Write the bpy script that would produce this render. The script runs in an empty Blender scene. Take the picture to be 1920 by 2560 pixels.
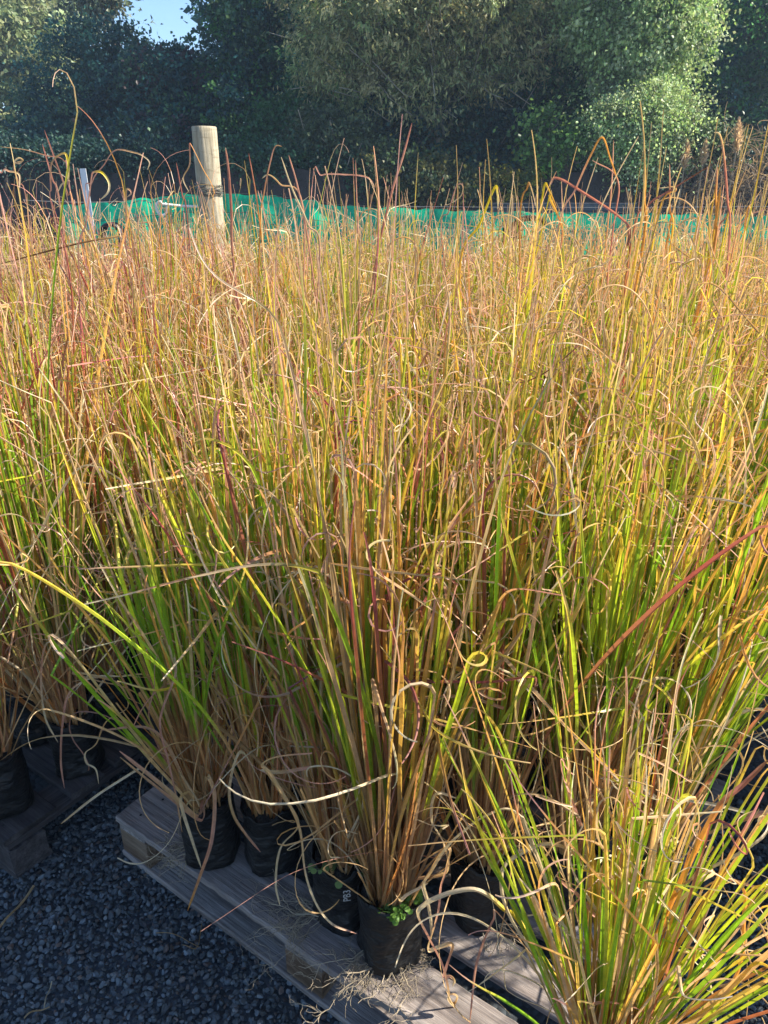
import bpy, math
import numpy as np
from mathutils import Vector, Matrix
R = math.radians
rng = np.random.default_rng(11)

# ------------------------------------------------------------------ camera, sky, sun, exposure
scene = bpy.context.scene
CAM_H, PITCH, F = 1.56, R(24.0), 1848.0
cam_data = bpy.data.cameras.new('camera')
cam = bpy.data.objects.new('camera', cam_data)
scene.collection.objects.link(cam)
cam.location = (0, 0, CAM_H)
cam.rotation_euler = (R(90) - PITCH, 0, 0)
cam_data.sensor_fit = 'VERTICAL'
cam_data.sensor_height = 36.0
cam_data.lens = 36.0 * F / 2560.0
cam_data.clip_start = 0.05
cam_data.clip_end = 500
scene.camera = cam

SUN_EL, SUN_AZ = R(40), R(3)          # azimuth measured from +X towards +Y
world = bpy.data.worlds.new('World')
scene.world = world
world.use_nodes = True
wn = world.node_tree
bg = wn.nodes['Background']
sky = wn.nodes.new('ShaderNodeTexSky')
sky.sky_type = 'NISHITA'
sky.sun_disc = False
sky.sun_elevation = SUN_EL
sky.sun_rotation = R(90) - SUN_AZ
sky.air_density = 1.0
sky.dust_density = 0.2
sky.ozone_density = 5.0
wn.links.new(sky.outputs[0], bg.inputs[0])
bg.inputs[1].default_value = 0.105
sd = bpy.data.lights.new('sun', 'SUN')
sd.energy = 5.0
sd.angle = R(0.5)
sd.color = (1.0, 0.93, 0.80)
sun = bpy.data.objects.new('sun', sd)
scene.collection.objects.link(sun)
sdir = Vector((math.cos(SUN_EL) * math.cos(SUN_AZ), math.cos(SUN_EL) * math.sin(SUN_AZ), math.sin(SUN_EL)))
sun.rotation_euler = sdir.to_track_quat('Z', 'Y').to_euler()
sun.location = (8, 3, 8)
scene.view_settings.view_transform = 'Standard'
scene.view_settings.look = 'None'
scene.view_settings.exposure = 1.22
scene.view_settings.gamma = 1.0
scene.cycles.max_bounces = 8
scene.cycles.diffuse_bounces = 4
scene.cycles.transmission_bounces = 6

# ------------------------------------------------------------------ helpers
def ray(px, py):
    x, y = (px - 960) / F, -(py - 1280) / F
    cp, sp = math.cos(PITCH), math.sin(PITCH)
    return np.array([x, cp + y * sp, -sp + y * cp])

def at(px, py, Y=None, z=None):
    """the world point seen at a photograph pixel, at world depth Y or height z"""
    d = ray(px, py)
    t = (Y / d[1]) if Y is not None else (z - CAM_H) / d[2]
    return np.array([0, 0, CAM_H]) + d * t

def tag(o, label=None, cat=None, group=None, kind=None):
    if label: o['label'] = label
    if cat: o['category'] = cat
    if group: o['group'] = group
    if kind: o['kind'] = kind
    return o

def empty(name, loc=(0, 0, 0), rz=0.0):
    o = bpy.data.objects.new(name, None)
    o.empty_display_size = 0.1
    o.location = loc
    o.rotation_euler = (0, 0, rz)
    scene.collection.objects.link(o)
    return o

class MB:
    """collects numpy verts / faces / colours, links them as one mesh object"""
    def __init__(self):
        self.v, self.f, self.c, self.n, self.mi = [], [], [], 0, []
    def add(self, v, f, c=None, mi=0):
        v = np.asarray(v, float).reshape(-1, 3)
        f = np.asarray(f, int) + self.n
        self.v.append(v); self.f.append(f)
        if c is None: c = np.ones((len(v), 3)) * 0.5
        c = np.asarray(c, float)
        if c.ndim == 1: c = np.tile(c, (len(v), 1))
        self.c.append(c); self.mi.append(np.full(len(f), mi, int))
        self.n += len(v)
    def mesh(self, name, mats, smooth=False):
        me = bpy.data.meshes.new(name)
        V = np.concatenate(self.v)
        me.vertices.add(len(V))
        me.vertices.foreach_set('co', V.astype(np.float32).ravel())
        sizes = np.concatenate([np.full(len(f), f.shape[1]) for f in self.f])
        idx = np.concatenate([f.ravel() for f in self.f])
        me.loops.add(len(idx))
        me.loops.foreach_set('vertex_index', idx.astype(np.int32))
        me.polygons.add(len(sizes))
        st = np.concatenate([[0], np.cumsum(sizes)[:-1]])
        me.polygons.foreach_set('loop_start', st.astype(np.int32))
        me.polygons.foreach_set('material_index', np.concatenate(self.mi).astype(np.int32))
        me.polygons.foreach_set('use_smooth', np.full(len(sizes), smooth))
        C = np.concatenate(self.c)
        a = me.color_attributes.new('Col', 'FLOAT_COLOR', 'POINT')
        a.data.foreach_set('color', np.concatenate([C, np.ones((len(C), 1))], 1).astype(np.float32).ravel())
        me.update(calc_edges=True)
        for m in (mats if isinstance(mats, (list, tuple)) else [mats]): me.materials.append(m)
        return me
    def build(self, name, mats, parent=None, smooth=False):
        o = bpy.data.objects.new(name, self.mesh(name, mats, smooth))
        scene.collection.objects.link(o)
        if parent is not None: o.parent = parent
        return o

def norm(a): return a / np.maximum(np.linalg.norm(a, axis=-1, keepdims=True), 1e-9)

def tube(mb, pts, rad, n=8, col=None, cap=True):
    pts = np.asarray(pts, float); k = len(pts)
    rad = np.broadcast_to(np.asarray(rad, float), (k,))
    T = norm(np.gradient(pts, axis=0))
    ref = np.array([0.0, 0, 1]) if abs(T[0][2]) < 0.8 else np.array([1.0, 0, 0])
    U = ref - T[0] * np.dot(ref, T[0]); U /= np.linalg.norm(U)
    V = []
    for i in range(k):
        U = U - T[i] * np.dot(U, T[i]); U /= max(np.linalg.norm(U), 1e-9)
        W = np.cross(T[i], U)
        a = np.linspace(0, 2 * np.pi, n, endpoint=False)
        V.append(pts[i] + rad[i] * (np.cos(a)[:, None] * U + np.sin(a)[:, None] * W))
    V = np.concatenate(V)
    i = np.arange(k - 1)[:, None] * n; j = np.arange(n)[None]; j2 = (j + 1) % n
    fs = np.stack([i + j, i + j2, i + n + j2, i + n + j], -1).reshape(-1, 4)
    mb.add(V, fs, col)
    if cap:
        for e in (0, k - 1):
            c = np.concatenate([V[e * n:(e + 1) * n], pts[e][None]])
            a = np.arange(n)
            tri = np.stack([a, (a + 1) % n, np.full(n, n)], -1)
            if e == 0: tri = tri[:, ::-1]
            mb.add(c, tri, col)

def box(mb, lo, hi, col=None, mi=0):
    x0, y0, z0 = lo; x1, y1, z1 = hi
    v = [(x0,y0,z0),(x1,y0,z0),(x1,y1,z0),(x0,y1,z0),(x0,y0,z1),(x1,y0,z1),(x1,y1,z1),(x0,y1,z1)]
    f = [(0,3,2,1),(4,5,6,7),(0,1,5,4),(1,2,6,5),(2,3,7,6),(3,0,4,7)]
    mb.add(v, f, col, mi)

def spline(P, m=8):
    P = np.asarray(P, float)
    Q = np.concatenate([[2 * P[0] - P[1]], P, [2 * P[-1] - P[-2]]])
    out = []
    for i in range(1, len(Q) - 2):
        t = np.linspace(0, 1, m, endpoint=False)[:, None]
        p0, p1, p2, p3 = Q[i - 1], Q[i], Q[i + 1], Q[i + 2]
        out.append(0.5 * (2 * p1 + (p2 - p0) * t + (2 * p0 - 5 * p1 + 4 * p2 - p3) * t**2 + (3 * p1 - p0 - 3 * p2 + p3) * t**3))
    out.append(P[-1:])
    return np.concatenate(out)

# ------------------------------------------------------------------ materials
def new_mat(name):
    m = bpy.data.materials.new(name); m.use_nodes = True
    nt = m.node_tree; nt.nodes.clear()
    out = nt.nodes.new('ShaderNodeOutputMaterial')
    p = nt.nodes.new('ShaderNodeBsdfPrincipled')
    nt.links.new(p.outputs[0], out.inputs[0])
    return m, nt, p, out

def mixc(nt, fac, a, b, mode='MIX'):
    n = nt.nodes.new('ShaderNodeMix'); n.data_type = 'RGBA'; n.blend_type = mode
    for s, v in ((n.inputs[0], fac), (n.inputs[6], a), (n.inputs[7], b)):
        if hasattr(v, 'links'): nt.links.new(v, s)
        elif isinstance(v, tuple): s.default_value = (*v, 1)
        else: s.default_value = v
    return n.outputs[2]

def noise(nt, scale, vec=None, detail=4, rough=0.6):
    n = nt.nodes.new('ShaderNodeTexNoise')
    n.inputs['Scale'].default_value = scale; n.inputs['Detail'].default_value = detail
    n.inputs['Roughness'].default_value = rough
    if vec is not None: nt.links.new(vec, n.inputs['Vector'])
    return n.outputs['Fac']

def ramp(nt, fac, stops):
    n = nt.nodes.new('ShaderNodeValToRGB')
    e = n.color_ramp.elements
    while len(e) < len(stops): e.new(0.5)
    for i, (p, c) in enumerate(stops):
        e[i].position = p; e[i].color = (*c, 1)
    nt.links.new(fac, n.inputs[0])
    return n.outputs[0]

def coords(nt, scale=(1, 1, 1), which='Object'):
    tc = nt.nodes.new('ShaderNodeTexCoord'); mp = nt.nodes.new('ShaderNodeMapping')
    mp.inputs['Scale'].default_value = scale
    nt.links.new(tc.outputs[which], mp.inputs[0])
    return mp.outputs[0]

def bump(nt, p, h, dist=0.01, strength=0.6):
    b = nt.nodes.new('ShaderNodeBump')
    b.inputs['Distance'].default_value = dist; b.inputs['Strength'].default_value = strength
    nt.links.new(h, b.inputs['Height']); nt.links.new(b.outputs[0], p.inputs['Normal'])

def leafy(name, trans=0.35, rough=0.45, spec=0.35, vary=0.25, sat=1.1):
    m, nt, p, out = new_mat(name)
    at_ = nt.nodes.new('ShaderNodeAttribute'); at_.attribute_name = 'Col'
    oi = nt.nodes.new('ShaderNodeObjectInfo')
    mr = nt.nodes.new('ShaderNodeMapRange')
    mr.inputs['To Min'].default_value = 1 - vary; mr.inputs['To Max'].default_value = 1 + vary
    nt.links.new(oi.outputs['Random'], mr.inputs[0])
    hs = nt.nodes.new('ShaderNodeHueSaturation')
    hs.inputs['Saturation'].default_value = sat
    nt.links.new(mr.outputs[0], hs.inputs['Value']); nt.links.new(at_.outputs['Color'], hs.inputs['Color'])
    n = noise(nt, 60, coords(nt), 3)
    c = mixc(nt, 0.35, hs.outputs[0], ramp(nt, n, [(0.35, (0.55, 0.5, 0.45)), (0.6, (1.25, 1.25, 1.25))]), 'MULTIPLY')
    nt.links.new(c, p.inputs['Base Color'])
    p.inputs['Roughness'].default_value = rough
    p.inputs['Specular IOR Level'].default_value = spec
    tr = nt.nodes.new('ShaderNodeBsdfTranslucent')
    nt.links.new(mixc(nt, 1.0, c, (1.25, 1.2, 0.9), 'MULTIPLY'), tr.inputs[0])
    ms = nt.nodes.new('ShaderNodeMixShader'); ms.inputs[0].default_value = trans
    nt.links.new(p.outputs[0], ms.inputs[1]); nt.links.new(tr.outputs[0], ms.inputs[2])
    nt.links.new(ms.outputs[0], out.inputs[0])
    return m

def attr_mat(name, rough=0.8, spec=0.3, nscale=40, amt=0.4, bmp=0.003):
    m, nt, p, out = new_mat(name)
    a = nt.nodes.new('ShaderNodeAttribute'); a.attribute_name = 'Col'
    n = noise(nt, nscale, coords(nt), 5)
    c = mixc(nt, amt, a.outputs['Color'], ramp(nt, n, [(0.3, (0.4, 0.4, 0.4)), (0.7, (1.5, 1.5, 1.5))]), 'MULTIPLY')
    nt.links.new(c, p.inputs['Base Color'])
    p.inputs['Roughness'].default_value = rough; p.inputs['Specular IOR Level'].default_value = spec
    bump(nt, p, n, bmp)
    return m

M_blade = leafy('rush_blade', 0.40, 0.36, 0.45, 0.2, 1.04)
M_dry = leafy('dry_leaf', 0.40, 0.5, 0.3, 0.15)
M_tree = leafy('tree_leaf', 0.36, 0.45, 0.35, 0.15)
M_weed = leafy('weed_leaf', 0.3, 0.5, 0.3)
M_bark = attr_mat('bark', 0.9, 0.2, 12, 0.6, 0.01)
M_root = attr_mat('root_fibre', 0.8, 0.2, 80, 0.3)
M_stone = attr_mat('gravel_stone', 0.62, 0.4, 90, 0.5, 0.002)
M_wire = attr_mat('wire', 0.35, 0.6, 30, 0.3); 
M_white = attr_mat('white_plastic', 0.4, 0.5, 30, 0.1)
M_dark = attr_mat('dark_plastic', 0.5, 0.4, 30, 0.4)

def wood_mat(name, c0, c1, c2, grain=22):
    m, nt, p, out = new_mat(name)
    oi = nt.nodes.new('ShaderNodeObjectInfo')
    tc = nt.nodes.new('ShaderNodeTexCoord')
    va = nt.nodes.new('ShaderNodeVectorMath'); va.operation = 'ADD'
    sc = nt.nodes.new('ShaderNodeVectorMath'); sc.operation = 'SCALE'; sc.inputs[3].default_value = 7.0
    cx = nt.nodes.new('ShaderNodeCombineXYZ')
    for i in range(3): nt.links.new(oi.outputs['Random'], cx.inputs[i])
    nt.links.new(cx.outputs[0], sc.inputs[0])
    nt.links.new(tc.outputs['Object'], va.inputs[0]); nt.links.new(sc.outputs[0], va.inputs[1])
    mp = nt.nodes.new('ShaderNodeMapping'); mp.inputs['Scale'].default_value = (1.2, grain, grain)
    nt.links.new(va.outputs[0], mp.inputs[0])
    mp2 = nt.nodes.new('ShaderNodeMapping'); mp2.inputs['Scale'].default_value = (5, grain * 7, grain * 7)
    nt.links.new(va.outputs[0], mp2.inputs[0])
    n1 = noise(nt, 1.5, mp.outputs[0], 6, 0.65)
    n2 = noise(nt, 1.0, mp2.outputs[0], 4, 0.7)
    n3 = noise(nt, 6.0, va.outputs[0], 5, 0.6)
    base = ramp(nt, n1, [(0.3, c0), (0.5, c1), (0.72, c2)])
    c = mixc(nt, 0.55, base, ramp(nt, n2, [(0.35, (0.45, 0.43, 0.42)), (0.55, (1.15, 1.15, 1.15))]), 'MULTIPLY')
    c = mixc(nt, 0.6, c, ramp(nt, n3, [(0.35, (0.5, 0.48, 0.45)), (0.6, (1.2, 1.2, 1.2))]), 'MULTIPLY')
    nt.links.new(c, p.inputs['Base Color'])
    p.inputs['Roughness'].default_value = 0.85; p.inputs['Specular IOR Level'].default_value = 0.2
    h = nt.nodes.new('ShaderNodeMath'); h.operation = 'ADD'
    nt.links.new(n1, h.inputs[0]); nt.links.new(n2, h.inputs[1])
    bump(nt, p, h.outputs[0], 0.004, 0.8)
    return m

M_wood = wood_mat('weathered_pallet_wood', (0.13, 0.105, 0.095), (0.27, 0.23, 0.21), (0.42, 0.37, 0.34))
M_block = wood_mat('rough_pallet_block', (0.09, 0.055, 0.035), (0.18, 0.12, 0.08), (0.27, 0.20, 0.14))
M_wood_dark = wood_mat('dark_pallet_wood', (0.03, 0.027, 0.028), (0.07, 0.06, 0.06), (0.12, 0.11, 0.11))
M_rail = wood_mat('grey_rail_wood', (0.05, 0.05, 0.06), (0.09, 0.09, 0.10), (0.14, 0.14, 0.15))

def post_mat():
    m, nt, p, out = new_mat('weathered_post_wood')
    co = coords(nt, (28, 28, 1.6)); co2 = coords(nt, (6, 6, 5)); co3 = coords(nt, (5, 5, 30))
    n1 = noise(nt, 2, co, 6, 0.7); n2 = noise(nt, 1.2, co2, 4); n3 = noise(nt, 1.5, co3, 3)
    c = ramp(nt, n1, [(0.3, (0.18, 0.14, 0.09)), (0.45, (0.38, 0.32, 0.22)), (0.75, (0.56, 0.49, 0.36))])
    c = mixc(nt, 0.5, c, ramp(nt, n2, [(0.35, (0.6, 0.58, 0.5)), (0.6, (1.1, 1.1, 1.1))]), 'MULTIPLY')
    c = mixc(nt, 0.5, c, ramp(nt, n3, [(0.3, (0.45, 0.42, 0.35)), (0.42, (1, 1, 1))]), 'MULTIPLY')
    nt.links.new(c, p.inputs['Base Color']); p.inputs['Roughness'].default_value = 0.9
    bump(nt, p, n1, 0.01, 0.8)
    return m
M_post = post_mat()

def bag_mat():
    m, nt, p, out = new_mat('black_polythene')
    n = noise(nt, 7, coords(nt, (1, 1, 1.6)), 4); n2 = noise(nt, 35, coords(nt), 5)
    c = ramp(nt, n2, [(0.4, (0.006, 0.006, 0.007)), (0.7, (0.020, 0.019, 0.018))])
    nt.links.new(c, p.inputs['Base Color'])
    rr = nt.nodes.new('ShaderNodeMapRange'); nt.links.new(n2, rr.inputs[0])
    rr.inputs['To Min'].default_value = 0.35; rr.inputs['To Max'].default_value = 0.65
    nt.links.new(rr.outputs[0], p.inputs['Roughness']); p.inputs['Specular IOR Level'].default_value = 0.3
    bump(nt, p, n, 0.04, 1.0)
    return m
M_bag = bag_mat()

def soil_mat():
    m, nt, p, out = new_mat('potting_mix')
    n = noise(nt, 110, coords(nt), 4, 0.7)
    nt.links.new(ramp(nt, n, [(0.35, (0.01, 0.008, 0.007)), (0.6, (0.06, 0.05, 0.04)), (0.75, (0.16, 0.14, 0.12))]), p.inputs['Base Color'])
    p.inputs['Roughness'].default_value = 0.95
    bump(nt, p, n, 0.01, 1.0)
    return m
M_soil = soil_mat()

def ground_mat():
    m, nt, p, out = new_mat('gravel_ground')
    v = nt.nodes.new('ShaderNodeTexVoronoi'); v.inputs['Scale'].default_value = 55
    nt.links.new(coords(nt), v.inputs['Vector'])
    n = noise(nt, 1.2, coords(nt), 5)
    c = mixc(nt, v.outputs['Color'], (0.03, 0.04, 0.05), (0.075, 0.09, 0.105))
    c = mixc(nt, 0.6, c, ramp(nt, n, [(0.4, (0.7, 0.66, 0.6)), (0.6, (1.1, 1.1, 1.15))]), 'MULTIPLY')
    nt.links.new(c, p.inputs['Base Color']); p.inputs['Roughness'].default_value = 0.8
    bump(nt, p, v.outputs['Distance'], -0.01, 1.0)
    return m

def net_mat(name, col, alpha, dark=0.55, trans=0.5):
    m, nt, p, out = new_mat(name)
    co = coords(nt)
    n = noise(nt, 9, co, 4); n2 = noise(nt, 120, co, 2)
    c = mixc(nt, 0.7, col, ramp(nt, n, [(0.3, (dark,) * 3), (0.65, (1.2,) * 3)]), 'MULTIPLY')
    nt.links.new(c, p.inputs['Base Color']); p.inputs['Roughness'].default_value = 0.6
    tr = nt.nodes.new('ShaderNodeBsdfTranslucent'); nt.links.new(c, tr.inputs[0])
    ms = nt.nodes.new('ShaderNodeMixShader'); ms.inputs[0].default_value = trans
    nt.links.new(p.outputs[0], ms.inputs[1]); nt.links.new(tr.outputs[0], ms.inputs[2])
    tp = nt.nodes.new('ShaderNodeBsdfTransparent')
    m2 = nt.nodes.new('ShaderNodeMixShader')
    rr = nt.nodes.new('ShaderNodeMapRange'); nt.links.new(n2, rr.inputs[0])
    rr.inputs['From Min'].default_value = 0.35; rr.inputs['From Max'].default_value = 0.65
    rr.inputs['To Min'].default_value = max(0, alpha - 0.12); rr.inputs['To Max'].default_value = alpha + 0.12
    nt.links.new(rr.outputs[0], m2.inputs[0])
    nt.links.new(ms.outputs[0], m2.inputs[1]); nt.links.new(tp.outputs[0], m2.inputs[2])
    nt.links.new(m2.outputs[0], out.inputs[0])
    return m
M_net = net_mat('green_shade_cloth', (0.01, 0.66, 0.36), 0.15, .8, .65)
M_brownnet = net_mat('brown_windbreak_cloth', (0.05, 0.036, 0.034), 0.06, 0.8, 0.2)
M_film = net_mat('milky_plastic_film', (0.55, 0.62, 0.55), 0.35, 0.8)

# ------------------------------------------------------------------ ground and gravel
g = MB()
gx = np.linspace(-60, 60, 61)
X, Y = np.meshgrid(gx, gx + 40)
Z = np.where(Y > 16, (Y - 16) * 0.03, 0)
i = np.arange(60)[:, None] * 61 + np.arange(60)[None]
g.add(np.stack([X, Y, Z], -1), np.stack([i, i + 1, i + 62, i + 61], -1).reshape(-1, 4))
tag(g.build('ground', ground_mat()), kind='structure')

def ico():
    t = (1 + 5 ** 0.5) / 2
    v = norm(np.array([(-1,t,0),(1,t,0),(-1,-t,0),(1,-t,0),(0,-1,t),(0,1,t),(0,-1,-t),(0,1,-t),(t,0,-1),(t,0,1),(-t,0,-1),(-t,0,1)], float))
    f = np.array([(0,11,5),(0,5,1),(0,1,7),(0,7,10),(0,10,11),(1,5,9),(5,11,4),(11,10,2),(10,7,6),(7,1,8),(3,9,4),(3,4,2),(3,2,6),(3,6,8),(3,8,9),(4,9,5),(2,4,11),(6,2,10),(8,6,7),(9,8,1)])
    vs = list(map(tuple, v)); mid = {}; nf = []
    def m(a, b):
        k = (min(a, b), max(a, b))
        if k not in mid:
            p = np.array(vs[a]) + np.array(vs[b]); vs.append(tuple(p / np.linalg.norm(p))); mid[k] = len(vs) - 1
        return mid[k]
    for a, b, c in f:
        x, y, z = m(a, b), m(b, c), m(c, a)
        nf += [(a, x, z), (b, y, x), (c, z, y), (x, y, z)]
    return np.array(vs), np.array(nf)
ICO_V, ICO_F = ico()

# pallet frame: u runs along the front edge, v runs away from the camera
PA = np.array([-0.66, 1.355]); PU = np.array([math.cos(R(-35.2)), math.sin(R(-35.2))]); PV = np.array([-PU[1], PU[0]])
def uv2w(u, v): return PA + PU * u + PV * v
def w2uv(x, y):
    d = np.array([x, y]).T - PA
    return d @ PU, d @ PV

def scatter_gravel():
    mb = MB(); r = np.random.default_rng(3)
    shapes = []
    for k in range(14):
        v = ICO_V.copy()
        for _ in range(9):                       # cut flats to make broken stones
            n = norm(r.normal(size=3)); d = r.uniform(0.38, 0.8)
            s = v @ n; v = v - np.clip(s - d, 0, None)[:, None] * n
        v *= np.array([1, r.uniform(0.6, 0.95), r.uniform(0.38, 0.62)])
        shapes.append(v)
    step = 0.0096; pts = []
    xs = np.arange(-2.1, 2.2, step); ys = np.arange(0.35, 2.3, step)
    X, Y = np.meshgrid(xs, ys); P = np.stack([X.ravel(), Y.ravel()], 1)
    P += r.uniform(-0.5, 0.5, P.shape) * step * 1.3
    u, v = w2uv(P[:, 0], P[:, 1])
    keep = ~((u > 0.12) & (u < 1.12) & (v > 0.12)) & ~((u < -0.35) & (v > -0.05)) & (v < 1.1)
    keep &= (np.abs(P[:, 0]) < 0.62 * P[:, 1] + 0.75)
    P = P[keep]
    n = len(P)
    size = r.uniform(0.0034, 0.0108, n) * np.where(r.random(n) < 0.08, 1.25, 1)
    kind = r.integers(0, len(shapes), n)
    ang = r.uniform(0, 2 * np.pi, n); tilt = r.normal(0, 0.45, n); tilt2 = r.normal(0, 0.45, n)
    tone = np.exp(r.normal(0, .32, n)); hue = r.random(n)
    base = np.where(hue[:, None] < 0.8, np.array([0.085, 0.098, 0.106]), np.where(hue[:, None] < 0.93, np.array([0.11, 0.115, 0.115]), np.array([0.12, 0.09, 0.075])))
    col = base * tone[:, None]
    for k, S in enumerate(shapes):
        m = np.where(kind == k)[0]
        if not len(m): continue
        ca, sa, ct, st, cb, sb = np.cos(ang[m]), np.sin(ang[m]), np.cos(tilt[m]), np.sin(tilt[m]), np.cos(tilt2[m]), np.sin(tilt2[m])
        v = S[None] * size[m][:, None, None]
        x, y, z = v[..., 0], v[..., 1], v[..., 2]
        y, z = y * ct[:, None] - z * st[:, None], y * st[:, None] + z * ct[:, None]
        x, z = x * cb[:, None] + z * sb[:, None], -x * sb[:, None] + z * cb[:, None]
        x, y = x * ca[:, None] - y * sa[:, None], x * sa[:, None] + y * ca[:, None]
        zz = z + (0.002 + r.uniform(0, 0.008, len(m)))[:, None]
        V = np.stack([x + P[m, 0][:, None], y + P[m, 1][:, None], zz], -1)
        F = (ICO_F[None] + (np.arange(len(m)) * len(S))[:, None, None]).reshape(-1, 3)
        mb.add(V.reshape(-1, 3), F, np.repeat(col[m], len(S), 0))
    tag(mb.build('gravel', M_stone), 'loose dark blue-grey crushed stones covering the yard in front of the pallets', 'gravel', kind='stuff')
scatter_gravel()

# ------------------------------------------------------------------ pallets
def board(mb, L, W, T, r, chip=0.0, rough=0.0008, n=36):
    """a sawn board along x, origin at its corner, slightly worn edges"""
    xs = np.linspace(0, L, n)
    b = 0.003
    prof = [(0, b), (b, 0), (W - b, 0), (W, b), (W, T - b), (W - b, T)]
    k = 6
    top = [(W * (1 - j / k), T) for j in range(1, k)]
    prof += top + [(b, T), (0, T - b)]
    prof = np.array(prof); m = len(prof)
    wav = np.cumsum(r.normal(0, 0.0006, n)); cup = r.uniform(-0.002, 0.002)
    V = np.zeros((n, m, 3))
    for i_, x in enumerate(xs):
        pw = prof.copy()
        e0 = r.normal(0, rough); e1 = r.normal(0, rough)
        pw[:, 0] += np.where(prof[:, 0] < W * .3, e0, 0) + np.where(prof[:, 0] > W * .7, e1, 0)
        pw[:, 1] += r.normal(0, rough * 0.35, m) + wav[i_] * 0.5 + cup * (4 * (prof[:, 0] / W) * (1 - prof[:, 0] / W))
        if chip and 0.62 * L < x < 0.80 * L:      # long split broken out of the front arris
            q = (x - 0.62 * L) / (0.18 * L); dd = chip * min(1, q * 2.0) * (0.7 + 0.3 * math.sin(q * 19))
            pw[:, 0] = np.where((prof[:, 0] < dd), dd + r.normal(0, 0.002), pw[:, 0])
        V[i_, :, 0] = x; V[i_, :, 1:] = pw
    V[0, :, 0] += r.normal(0, 0.0015, m); V[-1, :, 0] += r.normal(0, 0.0015, m)
    i = np.arange(n - 1)[:, None] * m; j = np.arange(m)[None]; j2 = (j + 1) % m
    mb.add(V.reshape(-1, 3), np.stack([i + j, i + m + j, i + m + j2, i + j2], -1).reshape(-1, 4))
    mb.add(V[0], np.arange(m)[None, ::1]); mb.add(V[-1], np.arange(m)[None, ::-1])

def nails(mb, xs, ys, z, r):
    for x in xs:
        for y in ys:
            a = np.linspace(0, 2 * np.pi, 8, endpoint=False); rr = 0.0035
            cx, cy = x + r.normal(0, 0.006), y + r.normal(0, 0.005)
            v = np.stack([cx + rr * np.cos(a), cy + rr * np.sin(a), np.full(8, z + 0.0016)], 1)
            mb.add(v, np.arange(8)[None], None, 1)

M_nail = attr_mat('nail_hole', 0.7, 0.4)
bpy.data.materials['nail_hole'].node_tree.nodes['Principled BSDF'].inputs['Base Color'].default_value = (0.01, 0.01, 0.01, 1)
for l in list(M_nail.node_tree.links):
    if l.to_socket.name == 'Base Color': M_nail.node_tree.links.remove(l)

def make_pallet(name, origin, ang, LU, LV, wood, blockw, seed, label, group=None, chip=0.0, wl=None, z0=0.006):
    r = np.random.default_rng(seed)
    t = empty(name, (origin[0], origin[1], z0), ang)
    tag(t, label, 'pallet', group)
    TH, BH, SH = 0.018, 0.078, 0.018            # board, block, stringer
    z = 0.0
    def put(mb, nm, loc, rz=0.0, mats=None):
        o = mb.build(nm, mats or wood, t); o.location = loc; o.rotation_euler = (r.normal(0, .002), r.normal(0, .001), rz + r.normal(0, .003)); return o
    for v in (0.0, (LV - 0.1) / 2, LV - 0.10):   # bottom boards along u
        mb = MB(); board(mb, LU, 0.10, TH, r, n=20); put(mb, 'bottom_board', (0, v, z))
    for u in (0.0, (LU - 0.1) / 2, LU - 0.1):
        for v in (0.004, (LV - 0.09) / 2, LV - 0.096):
            mb = MB(); board(mb, 0.1, 0.09, BH, r, n=8); put(mb, 'block', (u + 0.002, v, z + TH), 0, blockw)
        mb = MB(); board(mb, LV - 0.008, 0.1, SH, r, n=16); put(mb, 'stringer_board', (u + 0.101, 0.004, z + TH + BH + .0005), R(90))
    ws = wl or [0.135, 0.10, 0.10, 0.10, 0.10, 0.10, 0.135]
    gap = (LV - sum(ws)) / (len(ws) - 1); v = 0
    for q, w in enumerate(ws):
        mb = MB(); board(mb, LU, w, TH, r, chip if q == 0 else 0.0, n=60)
        nails(mb, (0.05, LU / 2, LU - 0.05), (0.03, w - 0.03), TH + 0.0005, r)
        put(mb, 'deck_board', (0, v, z + TH + BH + SH + .001), 0, [wood, M_nail]); v += w + gap
    return t

ANG = R(-35.2)
PAL_TOP = 0.006 + 0.018 + 0.078 + 0.018 + 0.018 + 0.001
make_pallet('wooden_pallet', uv2w(0, 0), ANG, 1.2, 1.0, M_wood, M_block, 5,
            'grey weathered wooden pallet in the foreground carrying the front row of black planter bags', chip=0.024, wl=[.125, .09, .09, .09, .09, .09, .125])
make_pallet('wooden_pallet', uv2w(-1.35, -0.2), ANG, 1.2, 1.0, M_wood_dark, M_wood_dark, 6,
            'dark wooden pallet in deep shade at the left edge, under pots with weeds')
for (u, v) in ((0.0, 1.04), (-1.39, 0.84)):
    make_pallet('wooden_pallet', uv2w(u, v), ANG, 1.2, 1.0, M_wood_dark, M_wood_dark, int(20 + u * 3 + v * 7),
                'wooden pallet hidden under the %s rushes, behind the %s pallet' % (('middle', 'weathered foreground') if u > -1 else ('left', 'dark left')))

# ------------------------------------------------------------------ blades
TAN = np.array([0.60, 0.42, 0.24]); PALE = np.array([0.74, 0.62, 0.44]); GREEN = np.array([0.23, 0.37, 0.035])
LIME = np.array([0.42, 0.50, 0.05]); YEL = np.array([0.70, 0.55, 0.09]); ORG = np.array([0.64, 0.33, 0.12])
RED = np.array([0.36, 0.10, 0.09]); PINK = np.array([0.60, 0.34, 0.27]); BROWN = np.array([0.24, 0.13, 0.07])

def rot(v, ax, a):
    c, s = np.cos(a)[:, None], np.sin(a)[:, None]
    return v * c + np.cross(ax, v) * s + ax * (np.sum(ax * v, 1, keepdims=True)) * (1 - c)

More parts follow.
